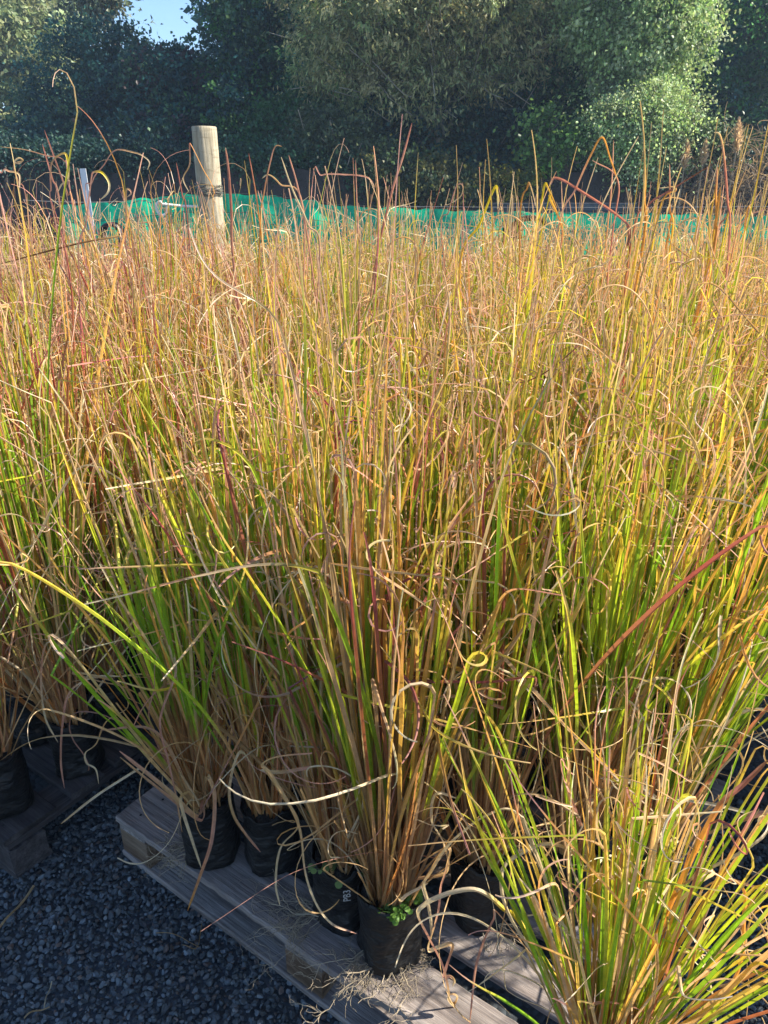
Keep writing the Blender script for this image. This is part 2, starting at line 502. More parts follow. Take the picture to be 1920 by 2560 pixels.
def ribbons(mb, P, Wd, side0, twist, C, vee=0.35, three=True):
    """P[n,k,3] centrelines, Wd[n,k] half widths, side0[n,3] start side, twist[n,k] increments, C[n,k,3]"""
    n, k, _ = P.shape
    T = norm(np.gradient(P, axis=1))
    s = side0; L = []; N = []
    for i_ in range(k):
        s = norm(s - T[:, i_] * np.sum(s * T[:, i_], 1, keepdims=True))
        s = rot(s, T[:, i_], twist[:, i_])
        L.append(s); N.append(np.cross(T[:, i_], s))
    L = np.stack(L, 1); N = np.stack(N, 1)
    w = Wd[..., None]
    if three:
        V = np.stack([P - L * w + N * w * vee, P - N * w * vee, P + L * w + N * w * vee], 2)   # n,k,3,3
        m = 3
    else:
        V = np.stack([P - L * w, P + L * w], 2); m = 2
    a = (np.arange(n)[:, None, None] * k + np.arange(k - 1)[None, :, None]) * m + np.arange(m - 1)[None, None]
    F = np.stack([a, a + 1, a + m + 1, a + m], -1).reshape(-1, 4)
    mb.add(V.reshape(-1, 3), F, np.repeat(C.reshape(-1, 3), m, 0))

def lerp_stops(t, stops):
    """t[n,k]; stops list of (pos[n] , col[n,3])"""
    out = np.repeat(stops[0][1][:, None], t.shape[1], 1)
    for (p0, c0), (p1, c1) in zip(stops[:-1], stops[1:]):
        f = np.clip((t - p0[:, None]) / np.maximum(p1 - p0, 1e-3)[:, None], 0, 1)[..., None]
        f = f * f * (3 - 2 * f)
        out = out * (1 - f) + c1[:, None] * f
    return out

def stems(r, n, H, lean, mix, maxth=.5, base_r=0.042, S=16, outward=None, kink=0.15, width=(0.0016, 0.0030), gb0=.10):
    """stiff rush stems; mix = probabilities (green, yellow, orange, red, tan)"""
    mb = MB()
    ph = r.uniform(0, 2 * np.pi, n); rr = base_r * np.sqrt(r.random(n))
    P0 = np.stack([rr * np.cos(ph), rr * np.sin(ph), np.zeros(n)], 1)
    out = np.stack([np.cos(ph), np.sin(ph), np.zeros(n)], 1) + r.normal(0, 0.5, (n, 3)) * [1, 1, 0]
    if outward is not None: out = out + np.array([*outward, 0]) 
    out = norm(out)
    th = np.abs(r.normal(0, lean, n)) * (0.5 + rr / base_r * 0.8)
    th = np.where(th > .5, .5 - (th - .5) * .5, th); th = np.clip(th, .01, maxth)
    D = norm(np.stack([out[:, 0] * np.sin(th), out[:, 1] * np.sin(th), np.cos(th)], 1))
    L = H * np.clip(r.normal(0.92, 0.15, n), 0.4, 1.3) * np.where(r.random(n) < .06, r.uniform(1.05, 1.17, n), 1)
    tt = 1 - (1 - np.linspace(0, 1, S + 1)) ** 1.9
    bow = r.normal(0.03, 0.09, n)
    kp = np.where(r.random(n) < kink, r.uniform(0.64, 0.95, n), 2.0)
    ka = r.uniform(0.6, 2.5, n); kax = norm(r.normal(0, 1, (n, 3)) * [1, 1, 0.15])
    curl = r.random(n) < 0.34
    cs = r.uniform(0.78, 0.93, n); ca = np.where(curl, r.uniform(1.5, 6.5, n), r.normal(0, 0.3, n))
    cax = norm(r.normal(0, 1, (n, 3)) * [1, 1, 0.4])
    P = [P0]; p = P0.copy(); d = D.copy()
    for i_ in range(S):
        t0, t1 = tt[i_], tt[i_ + 1]
        bax = norm(np.cross(d, out) + 1e-6)
        d = rot(d, bax, bow * (t1 - t0) * 2.2)
        d = norm(d + r.normal(0, 0.008, (n, 3)))
        hit = (kp >= t0) & (kp < t1)
        d = np.where(hit[:, None], rot(d, kax, ka), d)
        f = np.clip((t1 - np.maximum(cs, t0)) / (1 - cs), 0, None)
        f = np.where(kp < 1, f * 0.5, f)
        d = rot(d, cax, ca * f * (t1 > cs))
        d = norm(d)
        p = p + d * (L * (t1 - t0))[:, None]
        P.append(p)
    P = np.stack(P, 1)
    P[:, :, 2] = np.maximum(P[:, :, 2], 0.01)
    w0 = r.uniform(width[0], width[1], n)
    T = np.tile(tt, (n, 1))
    Wd = w0[:, None] * np.where(T < 0.16, 1.5 - T / 0.16 * 0.5, 1.0) * (1 - 0.68 * np.clip((T - 0.72) / 0.28, 0, 1))
    Wd = np.maximum(Wd, 0.0006)
    kind = r.choice(5, n, p=np.array(mix) / sum(mix))
    j = lambda c, s=0.16: np.clip(c * (1 + r.normal(0, s, (n, 1))) * (1 + r.normal(0, 0.05, (n, 3))), 0.01, 0.9)
    mids = np.stack([j(GREEN), j(LIME), j(ORG * .6 + YEL * .4), j(RED * .6 + ORG * .3), j(TAN)], 0)[kind, np.arange(n)]
    ups = np.stack([j(LIME * .6 + ORG * .3), j(YEL * .8 + ORG * .2), j(ORG), j(RED), j(TAN * 1.1)], 0)[kind, np.arange(n)]
    tips = np.stack([j(PINK * .5 + TAN * .5), j(TAN * .4 + PINK * .3 + YEL * .3), j(PINK), j(RED * .7 + PINK * .3), j(PALE)], 0)[kind, np.arange(n)]
    base = j(np.array([.62, .38, .19]) * .9, .2)
    gb = r.uniform(gb0, gb0 * 2.1, n)
    C = lerp_stops(T, [(np.zeros(n), base), (gb, base), (gb + .12, mids), (r.uniform(.60, .78, n), mids),
                       (r.uniform(.80, .90, n), ups), (r.uniform(.90, .98, n), tips)])
    side = norm(r.normal(0, 1, (n, 3)))
    tw = r.normal(0, 0.10, (n, S + 1))
    ribbons(mb, P, Wd, side, tw, C, 0.4)
    return mb

def dry_leaves(r, n, H, S=22, stubs=40, base_r=0.045, wild=1.0):
    """curling straw-coloured dead leaves plus the short fan of cut sheaths round the base"""
    mb = MB()
    if stubs:
        m = stubs
        ph = r.uniform(0, 2 * np.pi, m); rr = base_r * np.sqrt(r.uniform(0.2, 1.1, m))
        P0 = np.stack([rr * np.cos(ph), rr * np.sin(ph), np.full(m, -0.004)], 1)
        th = np.abs(r.normal(0.20, 0.13, m))
        D = norm(np.stack([np.cos(ph + r.normal(0, .5, m)) * np.sin(th), np.sin(ph) * np.sin(th), np.cos(th)], 1))
        L = r.uniform(0.10, 0.48, m)
        tt = np.linspace(0, 1, 6)
        b = r.normal(0, .10, (m, 1, 3)) * (tt ** 2)[None, :, None]
        P = P0[:, None] + (D[:, None] * tt[None, :, None] + b) * L[:, None, None]
        w = r.uniform(0.0030, 0.0062, m)[:, None] * (1 - 0.45 * tt)[None]
        c = np.clip((np.array([.62, .40, .21]) * r.uniform(.6, 1.3, (m, 1)))[:, None] * (0.75 + 0.35 * tt)[None, :, None], 0, .9)
        red = r.random(m) < 0.2
        c[red] = c[red] * [0.8, .6, .5]
        ribbons(mb, P, w, norm(r.normal(0, 1, (m, 3))), r.normal(0, .08, (m, 6)), c, 0.3)
    ph = r.uniform(0, 2 * np.pi, n); rr = base_r * np.sqrt(r.random(n))
    p = np.stack([rr * np.cos(ph), rr * np.sin(ph), np.zeros(n)], 1)
    start = r.random(n) < 0.40                      # many start part-way up the clump
    p[:, 2] = np.where(start, H * r.uniform(0.35, 0.95, n), 0)
    p[:, :2] *= np.where(start, 2.2, 1)[:, None]
    th = np.abs(r.normal(0.25, 0.3, n)) + start * 0.25
    d = norm(np.stack([np.cos(ph) * np.sin(th), np.sin(ph) * np.sin(th), np.cos(th)], 1))
    L = np.where(start, H * r.uniform(0.12, 0.36, n), H * r.uniform(0.5, 0.95, n))
    P = [p]; tt = 1 - (1 - np.linspace(0, 1, S + 1)) ** 1.35
    cax = norm(r.normal(0, 1, (n, 3))); rate = r.uniform(1.5, 13.0, n) * wild
    grav = r.uniform(0.5, 3.0, n)
    for i_ in range(S):
        f = tt[i_ + 1]; dt = f - tt[i_]
        d[:, 2] -= grav * (f ** 1.5) * dt * 1.6
        cax = norm(cax + r.normal(0, 0.18, (n, 3)))
        d = rot(norm(d), cax, rate * (f ** 2.0) * dt * 1.6)
        p = p + norm(d) * (L * dt)[:, None]
        P.append(p)
    P = np.stack(P, 1); P[:, :, 2] = np.maximum(P[:, :, 2], -0.1)
    w = r.uniform(0.0012, 0.0032, n)[:, None] * (1 - 0.6 * tt ** 2)[None]
    w = np.maximum(w, 0.0005)
    pal = np.stack([TAN, PALE, TAN * .8 + ORG * .3, PINK * 1.05])[r.choice(4, n, p=[.35, .4, .15, .1])]
    c = np.clip(pal * r.uniform(.75, 1.2, (n, 1)), 0, .85)[:, None] * (0.85 + .2 * tt)[None, :, None]
    ribbons(mb, P, w, norm(r.normal(0, 1, (n, 3))), r.normal(0, .18, (n, S + 1)), c, 0.3)
    return mb

# ------------------------------------------------------------------ planter bag, soil, weeds, roots
BAG_H = 0.168
def bag_mesh(seed, r0=0.060):
    r = np.random.default_rng(seed); mb = MB()
    nz, na = 16, 40
    a = np.linspace(0, 2 * np.pi, na, endpoint=False)
    V = []
    phs = r.uniform(0, 6, 6)
    prof = [(0.0, 0.95), (0.006, 1.04)] + [(BAG_H * q, 1.0 + 0.03 * math.sin(q * 5 + phs[0])) for q in np.linspace(0.12, 0.93, nz - 4)]
    prof += [(BAG_H, 1.04), (BAG_H + 0.002, 1.0), (BAG_H - 0.02, 0.97)]
    for q, (z, s) in enumerate(prof):
        s = s + .05 * (1 - z / BAG_H)
        sq = 1 + 0.06 * np.cos(4 * a + phs[1]) * (1.1 - z / BAG_H)
        w = 1 + 0.022 * np.sin(3 * a + phs[2] + z * 30) + 0.018 * np.sin(7 * a + phs[3] - z * 50) + 0.014 * np.sin(11 * a + phs[4] + z * 90 + 2 * np.sin(3 * a + z * 40))
        rad = r0 * s * sq * w
        zz = z + (0.009 * np.sin(2 * a + phs[5]) + 0.005 * np.sin(5 * a) + 0.003 * np.sin(11 * a)) * (z > BAG_H * 0.9)
        V.append(np.stack([rad * np.cos(a), rad * np.sin(a), zz * np.ones(na)], 1))
    V = np.concatenate(V); k = len(prof)
    i = np.arange(k - 1)[:, None] * na; j = np.arange(na)[None]; j2 = (j + 1) % na
    mb.add(V, np.stack([i + j, i + j2, i + na + j2, i + na + j], -1).reshape(-1, 4))
    mb.add(V[:na], np.arange(na)[None, ::-1])
    return mb
def soil_mesh(seed, r0=0.058):
    r = np.random.default_rng(seed); mb = MB(); rings, na = 7, 28
    a = np.linspace(0, 2 * np.pi, na, endpoint=False)
    V = [[0, 0, BAG_H - 0.008]]
    for q in range(1, rings + 1):
        rad = r0 * q / rings * 0.985
        for x in a: V.append([rad * math.cos(x), rad * math.sin(x), BAG_H - 0.012 + r.uniform(-.003, .004)])
    F3 = [(0, 1 + i_, 1 + (i_ + 1) % na) for i_ in range(na)]
    F4 = [(1 + (q - 1) * na + i_, 1 + q * na + i_, 1 + q * na + (i_ + 1) % na, 1 + (q - 1) * na + (i_ + 1) % na) for q in range(1, rings) for i_ in range(na)]
    mb.add(V, F3); mb.v.append(np.zeros((0, 3))); mb.f.append(np.array(F4)); mb.c.append(np.zeros((0, 3))); mb.mi.append(np.zeros(len(F4), int))
    return mb
BAGS = [bag_mesh(s).mesh('planter_bag', M_bag, True) for s in range(5)]
SOILS = [soil_mesh(s).mesh('potting_mix', M_soil) for s in range(3)]

def leafdisc(mb, c, nrm, up, rad, col, lobes=0):
    nrm = norm(nrm); s = norm(np.cross(nrm, up)); t = np.cross(s, nrm)
    n = 10 if not lobes else lobes * 4
    a = np.linspace(0, 2 * np.pi, n, endpoint=False)
    rr = rad * (1 + (0.35 * np.cos(lobes * a) if lobes else 0.08 * np.cos(2 * a)))
    v = c + (np.cos(a) * rr)[:, None] * s + (np.sin(a) * rr)[:, None] * t
    v = v + nrm * (rad * 0.15)
    v = np.concatenate([v, [c]])
    mb.add(v, [(i_, (i_ + 1) % n, n) for i_ in range(n)], col)

def weed(parent, loc, seed, n=26, rad=0.006, spread=0.025, hgt=0.03, lobes=0, col=(0.12, 0.22, 0.05)):
    r = np.random.default_rng(seed); mb = MB()
    for q in range(n):
        p = np.array([r.normal(0, spread * .6), r.normal(0, spread * .6), abs(r.normal(0, hgt * .6))])
        mid = p * [0.4, 0.4, 0.6]
        c = np.array(col) * r.uniform(.6, 1.5)
        tube(mb, np.array([[0, 0, -.005], mid, p]), [0.0008, 0.0006, 0.0004], 4, c, False)
        for e in range(2 if not lobes else 4):
            o = norm(r.normal(0, 1, 3)) * rad * 1.1
            leafdisc(mb, p + o, np.array([r.normal(0, .6), r.normal(-.3, .6), 1]), np.array([0, 1, .1]), rad * r.uniform(.6, 1.3), c, lobes)
    o = mb.build('weed', M_weed, parent); o.location = loc
    return o

def roots(parent, loc, seed, dirs, n=14, L=0.14, floor=None):
    r = np.random.default_rng(seed); mb = MB()
    def walk(p, d, L, w, dep):
        k = 9; pts = [p]
        for q in range(k):
            d = d + r.normal(0, .33, 3) * [1, 1, .3]; d[2] -= 0.05
            d = norm(d); p = p + d * L / k
            if floor is not None and p[2] < floor and not (p[1] < -0.28): p[2] = floor + r.uniform(0, .003); d[2] = abs(d[2]) * .3
            pts.append(p)
            if dep and r.random() < .38: walk(p, norm(d + r.normal(0, .8, 3) * [1, 1, .2]), L * .45, w * .6, dep - 1)
        tube(mb, np.array(pts), np.linspace(w, w * .35, k + 1), 4, np.array([0.36, 0.29, 0.2]) * r.uniform(.7, 1.3), False)
    for q in range(n):
        b = dirs[r.integers(len(dirs))]; a = b + r.normal(0, .35)
        walk(np.array([.052 * math.cos(a), .052 * math.sin(a), 0.012]), np.array([math.cos(a), math.sin(a), .05]), L * r.uniform(.4, 1.2), r.uniform(.0007, .0016), 2)
    o = mb.build('roots', M_root, parent); o.location = loc
    return o

# ------------------------------------------------------------------ plants
PLANTS = []     # (root, x, y, ztop)
MIXES = {'left': (.44, .14, .16, .10, .16), 'mid': (.62, .20, .10, .03, .05), 'right': (.48, .26, .18, .03, .05)}
GRP = 'potted rushes crowded together on the pallets'
def plant_at(x, y, z, label, stem_me, dry_me, rz, sc=1.0, bag=0, tilt=(0, 0), group=GRP):
    t = empty('potted_rush', (x, y, z), rz)
    tag(t, label, 'potted plant', group)
    def part(nm, me, loc=(0, 0, 0), s=1.0, rot_=(0, 0, 0)):
        o = bpy.data.objects.new(nm, me); scene.collection.objects.link(o); o.parent = t
        o.location = loc; o.scale = (s, s, s); o.rotation_euler = rot_; return o
    part('planter_bag', BAGS[bag % 5]); part('potting_mix', SOILS[bag % 3])
    part('stems', stem_me, (0, 0, BAG_H - .012), sc, (tilt[0], tilt[1], 0))
    part('dry_leaves', dry_me, (0, 0, BAG_H - .012), sc, (tilt[0], tilt[1], 0))
    PLANTS.append((t, x, y, z + BAG_H))
    return t

# front plants: u, v, height, n stems, lean, mix, outward bias (world), n dry, label
FR = [
 (.745, .110, .90, 150, .125, (.10, .17, .38, .08, .27), (-.05, -.1), 50, 'rush with a fan of straw sheaths in the frontmost bag, trailing curled ribbons'),
 (.615, .125, .98, 110, .09, (.40, .20, .14, .06, .20), (0, 0), 24, 'potted rush in the bag printed PB3, just left of the frontmost bag'),
 (.505, .20, .98, 100, .09, (.45, .18, .12, .05, .20), (0, 0), 20, 'rush in the next bag to the left of the bag printed PB3'),
 (.395, .14, .96, 120, .10, (.48, .18, .10, .04, .20), (-.1, .0), 20, 'rush in the shaded bag second from the left on the weathered pallet edge'),
 (.270, .07, .82, 110, .15, (.60, .18, .06, .02, .14), (-.35, .1), 26, 'green rush in the leftmost bag on the weathered pallet edge, leaves splayed over the gravel'),
 (.850, .29, .96, 100, .08, (.24, .28, .22, .08, .18), (0, 0), 30, 'potted rush in the dark bag just behind and right of the frontmost bag'),
 (.990, .42, .95, 140, .09, (.40, .34, .15, .03, .08), (.1, 0), 30, 'yellow-green rush with a thick straw foot, behind the sprawling bottom right plant'),
 (1.195, .05, .66, 170, .24, (.32, .32, .17, .03, .16), (.05, .0), 56, 'wide spreading lime green rush in the bottom right corner of the picture'),
]
for q, (u, v, H, n, ln, mx, ow, nd, lab) in enumerate(FR):
    x, y = uv2w(u, v); r = np.random.default_rng(100 + q)
    sm = stems(r, n, H, ln, mx, maxth=(.36 if q in (0, 1, 2, 7) else .5), S=36, outward=ow, kink=.22, width=((.0025, .0047) if q == 0 else ((.0017, .0032) if q == 7 else (.0021, .0040))), gb0=(.12 if q == 7 else .2)).mesh('stems', M_blade)
    dm = dry_leaves(r, nd if q else 34, H * .85 * (1 if q else .8), S=34, wild=.8, stubs=46 if q in (0, 6) else 34).mesh('dry_leaves', M_dry)
    plant_at(x, y, PAL_TOP, lab, sm, dm, 0, 1.0, q, group=GRP)
FRONT = [p[0] for p in PLANTS]

protos = {}
for key, mx in MIXES.items():
    protos[key] = []
    for k in range(6):
        r = np.random.default_rng(300 + k + 10 * len(key))
        sm = stems(r, 90, 0.98, .078, mx, S=22, kink=.24, width=(.0021, .0038)).mesh('stems', M_blade)
        dm = dry_leaves(r, 40, .98, S=22, stubs=24).mesh('dry_leaves', M_dry)
        protos[key].append((sm, dm))

rp = np.random.default_rng(77)
def visible(x, y, m=0.28):
    return y > 0.3 and abs(x) < 0.52 * (y * .9135 + .45 * .4067) + m
ROWLAB = {'left': 'pinkish tan rush', 'mid': 'green and gold rush', 'right': 'yellow and orange rush'}
COLS = [(140, 'at the left edge'), (380, 'in line with the metal stake'), (620, 'in line with the timber post'), (850, 'right of the timber post'),
        (1130, 'in line with the willow-leaved tree'), (1400, 'in line with the green creeper'), (1640, 'in line with the vine-covered tree'), (99999, 'by the right edge')]
ROWEND = ['just behind the front row', 'midway to the net', 'towards the back', 'nearest the green net']
SP = 0.205
count = 0
occupied = [(u, v) for (u, v, *_) in FR]
for bu0, bu1, v0 in ((0.10, 1.14, .14), (-1.33, -.24, -.14), (-2.75, -1.6, -.1), (1.6, 2.35, .8)):  # last block: unseen rushes added out to the right to shade the gravel
    us = np.arange(bu0, bu1 + .01, SP)
    row = 0; v = v0
    while v < 7.0:
        for u in us:
            uu = u + (SP / 2 if row % 2 else 0) + rp.normal(0, .015); vv = v + rp.normal(0, .015)
            x, y = uv2w(uu, vv)
            if uu > bu1 + .06: continue
            if bu0 > 1.5:
                if x < 1.15 or y < 1.12 or y > 2.0: continue
            elif y > 5.0 + 0.12 * math.sin(x * 3) or not visible(x, y): continue
            if any((uu - a) ** 2 + (vv - b) ** 2 < .128 ** 2 for a, b in occupied): continue
            if bu0 == .10 and uu < 1.2 and vv < .17 : continue
            s_ = x / (y * .5)
            key = 'left' if s_ < -.30 + rp.normal(0, .15) else ('right' if s_ > .35 + rp.normal(0, .2) else 'mid')
            if bu0 < 0 and v < .8: key = 'left'
            if bu0 > 1.5: key = 'right'
            occupied.append((uu, vv))
            sm, dm = protos[key][rp.integers(6)]
            sc = float(np.clip(rp.normal(1.0, .075), .84, 1.17))
            edge_ = bu0 == .10 and uu > 1.0
            near = v < 2.05 and bu0 < 1.5
            zz = PAL_TOP if near else 0.0
            sc *= (1.0 if near else 1.08) * (1 - .011 * max(0, y - 1.5)) * (1 if y < 4 else float(rp.uniform(.92, 1.09)))
            e_ = 0 if y < 2 else (1 if y < 3.1 else (2 if y < 4.2 else 3)); px_ = 960 + F * x / (y * .9135 + .15); col_ = next(nm for lim, nm in COLS if px_ < lim)
            lab = ROWLAB[key] + ' ' + ROWEND[e_] + ', ' + col_; grp = 'crowded rushes: ' + lab
            if bu0 == -1.33 and v < .1:
                lab = 'shaded reddish tan rush in the front row on the dark pallet at the left edge'; grp = 'front row of the dark left pallet'
            if bu0 > 1.5: lab = 'unseen yellow rush added past the right aisle to shade the gravel'; grp = 'unseen rushes added to shade the right gravel'; sc *= 1.1
            plant_at(x, y, zz, lab, sm, dm, (rp.uniform(0, 6.28) if not edge_ else rp.uniform(-.2, .2)), sc, int(rp.integers(5)), ((rp.normal(0, .035), rp.normal(0, .035)) if not edge_ else (.577 * .15, .817 * .15)), grp)
            count += 1
        v += SP * .92; row += 1
print('plants', len(PLANTS))

# text on the second bag, weeds and roots
def bag_text(parent, s, ang, zc, size, rad=.0722):
    cu = bpy.data.curves.new('txt', 'FONT'); cu.body = s; cu.size = size; cu.align_x = 'CENTER'; cu.align_y = 'CENTER'; cu.extrude = 0
    tmp = bpy.data.objects.new('txt', cu); scene.collection.objects.link(tmp)
    bpy.context.view_layer.update()
    me = bpy.data.meshes.new_from_object(tmp.evaluated_get(bpy.context.evaluated_depsgraph_get()))
    bpy.data.objects.remove(tmp)
    for vv in me.vertices:
        tx, ty = vv.co.x, vv.co.y
        # writing runs upwards: x -> z, y -> -angle
        a = ang - ty / rad
        vv.co = (rad * math.cos(a), rad * math.sin(a), zc + tx)
    me.name = 'printed_text'
    o = bpy.data.objects.new('printed_text', me); scene.collection.objects.link(o)
    o.parent = [c for c in parent.children if c.name.startswith('planter_bag')][0]
    ca = me.color_attributes.new('Col', 'FLOAT_COLOR', 'POINT')
    ca.data.foreach_set('color', np.tile([.5, .5, .5, 1], len(me.vertices)).astype(np.float32))
    me.materials.append(M_white); return o
bpy.context.view_layer.update()
bag_text(FRONT[1], 'PB3', R(-80), 0.127, 0.021)
weed(FRONT[0], (.012, -.056, BAG_H), 1, 30, .0048, .022, .016)
weed(FRONT[0], (.045, -.02, BAG_H), 2, 20, .0045, .022, .022)
weed(FRONT[1], (-.03, -.045, BAG_H), 3, 14, .006, .02, .02, col=(.14, .2, .07))
weed(FRONT[1], (.045, -.035, BAG_H), 8, 12, .007, .02, .03, col=(.14, .2, .07))
weed(FRONT[2], (-.01, -.045, BAG_H), 4, 22, .006, .022, .03, col=(.14, .2, .07))
weed(FRONT[4], (.05, .06, BAG_H + .02), 5, 20, .009, .04, .08, col=(.08, .17, .04))
FL = 0.003
roots(FRONT[0], (0, 0, 0), 1, [R(-110), R(-140), R(-100)], 15, .13, FL)
roots(FRONT[0], (0, 0, 0), 6, [R(-75), R(-60), R(-85)], 14, .06, FL)
roots(FRONT[1], (0, 0, 0), 2, [R(-150), R(-165)], 14, .15, FL)
roots(FRONT[4], (0, 0, 0), 3, [R(-165), R(175)], 14, .10, FL)
roots(FRONT[5], (0, 0, 0), 4, [R(-60), R(-30)], 8, .10, FL)
lp = sorted([p for p in PLANTS if w2uv(p[1], p[2])[0] < -.2 and w2uv(p[1], p[2])[1] < .5], key=lambda p: (p[1] + .75) ** 2 + (p[2] - 1.65) ** 2)
if lp: weed(lp[0][0], (.0, -.06, BAG_H + .01), 9, 26, .010, .035, .05, 5, (.10, .19, .06))

# ------------------------------------------------------------------ single strands seen clearly in the photo
def nearest(x, y):
    return min(PLANTS, key=lambda p: (p[1] - x) ** 2 + (p[2] - y) ** 2)
HERO = {}
def strand(pts, Y, w, cols, base=True, tip_first=True, taper=.6, owner=None):
    """pts: photo pixels from tip to foot; Y world depth (or (Ytip, Yfoot)); joined to the nearest clump's foot"""
    Ys = np.linspace(Y[0], Y[1], len(pts)) if isinstance(Y, tuple) else np.full(len(pts), Y)
    P = [at(px, py, Y=float(yy)) for (px, py), yy in zip(pts, Ys)]
    fx, fy = P[-1][0], P[-1][1]
    pl = owner if owner else nearest(fx, fy)
    if base:
        P.append(np.array([pl[1] * .6 + fx * .4, pl[2] * .6 + fy * .4, pl[3] + (P[-1][2] - pl[3]) * .45])); P.append(np.array([pl[1], pl[2], pl[3] - .01]))
    P = spline(np.array(P), 9); P[:, 2] = np.maximum(P[:, 2], 0.012)
    k = len(P); t = np.linspace(0, 1, k)
    W = w / 2 * np.minimum(1, taper + (1 - taper) * t * 3) * np.minimum(1, .25 + t * 14)
    cs = np.array(cols, float); tc = np.linspace(0, 1, len(cs))
    C = np.stack([np.interp(t, tc, cs[:, i_]) for i_ in range(3)], 1)
    HERO.setdefault(pl[0].name, (pl[0], []))[1].append((P, W, C))
c_ = {'p': PALE, 't': TAN, 'o': ORG, 'y': YEL, 'r': RED * .55 + PINK * .45, 'k': PINK, 'g': GREEN, 'l': LIME, 'b': BROWN}
def cl(s): return [c_[x] for x in s]
S = strand
# skyline
S([(1030,307),(1008,390),(975,500),(930,720)], 2.3, .007, cl('rkrtl'))
S([(58,402),(48,409),(36,404),(48,395),(58,402),(40,408),(35,420),(46,456),(72,541)], 2.2, .0045, cl('pptkkt'))
S([(49,470),(48,437),(24,429),(6,431),(5,510)], 2.1, .006, cl('ptkkt'))
S([(0,367),(60,374),(116,389),(160,402),(175,470)], 2.6, .0035, cl('tkkt'))
S([(106,360),(130,444),(154,543)], 2.4, .005, cl('rkt'))
S([(111,325),(145,418),(169,485),(190,540)], 2.3, .005, cl('rkot'))
S([(145,480),(154,461),(171,444),(168,395),(157,384),(130,408),(128,470),(140,560)], 2.2, .0055, cl('ppytkkt'))
S([(368,425),(374,406),(359,391),(337,382),(289,376),(260,413),(231,456),(225,540)], 2.1, .0045, cl('pptkkkt'))
S([(251,500),(270,480),(272,456),(255,432),(236,431),(229,447),(217,553),(200,693)], 1.9, .006, cl('ppykkkt'))
S([(318,493),(328,483),(323,474),(316,482),(317,560),(320,649)], 2.1, .005, cl('pktkkt'))
S([(473,481),(458,446),(474,411),(474,363),(480,366),(508,423),(535,477),(537,560)], 2.4, .005, cl('ptkoott'))
S([(564,369),(572,430),(579,531),(587,685)], 2.1, .0075, cl('krkt'))
S([(441,407),(456,488),(470,560)], 2.6, .005, cl('rrk'))
S([(622,384),(641,492),(655,600)], 2.5, .005, cl('rot'))
S([(705,366),(689,366),(678,396),(660,483),(650,580)], 2.5, .0045, cl('tkot'))
S([(703,392),(730,470),(770,560),(800,650)], 2.3, .006, cl('ppkt'))
S([(722,388),(745,470),(770,600)], 2.4, .006, cl('kkt'))
S([(655,446),(672,437),(700,460),(760,540)], 2.5, .005, cl('ptkt'))
S([(930,470),(934,463),(917,443),(870,437),(805,438),(780,470)], 2.6, .0045, cl('pkkkk'))
S([(889,400),(892,500),(895,600)], 2.6, .0045, cl('kko'))
S([(1115,500),(1118,512),(1150,492),(1158,470),(1152,460),(1140,470),(1122,530),(1105,600)], 2.6, .0045, cl('pptkkrr'))
S([(1245,520),(1243,480),(1236,471),(1200,560),(1150,680)], 2.5, .008, cl('pyyol'))
S([(1341,520),(1325,462),(1318,470),(1300,560)], 2.7, .006, cl('poot'))
S([(1392,520),(1370,470),(1362,462),(1352,520),(1335,640)], 2.6, .007, cl('oyyl'))
S([(1400,630),(1405,570),(1376,500),(1372,500),(1345,620),(1310,760)], 2.3, .008, cl('royylt'))
S([(1544,450),(1525,395),(1506,344),(1480,381),(1440,470),(1390,600)], 2.3, .006, cl('oooktl'))
S([(1480,400),(1545,452),(1530,600)], 2.5, .005, cl('kro'))
S([(1613,407),(1611,500),(1606,625)], 2.2, .009, cl('oooyl'))
S([(1785,331),(1800,338),(1810,390),(1819,500),(1822,625)], 2.2, .006, cl('ptrrko'))
S([(1782,410),(1676,476),(1618,516),(1580,600)], 2.3, .006, cl('brroo'))
S([(1801,468),(1790,560),(1780,640)], 2.2, .010, cl('oooy'))
S([(1793,415),(1790,480),(1778,620)], 2.3, .007, cl('koyo'))
S([(1885,560),(1872,516),(1862,560),(1851,640)], 2.3, .007, cl('pooyo'))
S([(1674,410),(1675,520),(1676,619)], 2.4, .006, cl('koyy'))
S([(1567,620),(1568,560),(1440,470),(1390,445),(1375,460)], 2.3, .007, cl('brrrk'), base=False)
S([(1567,555),(1572,600),(1567,694)], 2.3, .006, cl('krb'))
S([(1867,420),(1819,535),(1782,625)], 2.5, .005, cl('trrk'))
S([(1648,470),(1690,475),(1640,560)], 2.4, .005, cl('poyt'))
S([(1700,472),(1680,540),(1665,620)], 2.4, .006, cl('pooy'))
S([(1534,350),(1530,450),(1520,560)], 2.6, .005, cl('kkoy'))
S([(1920,520),(1860,550),(1830,640)], 2.4, .005, cl('kkot'))
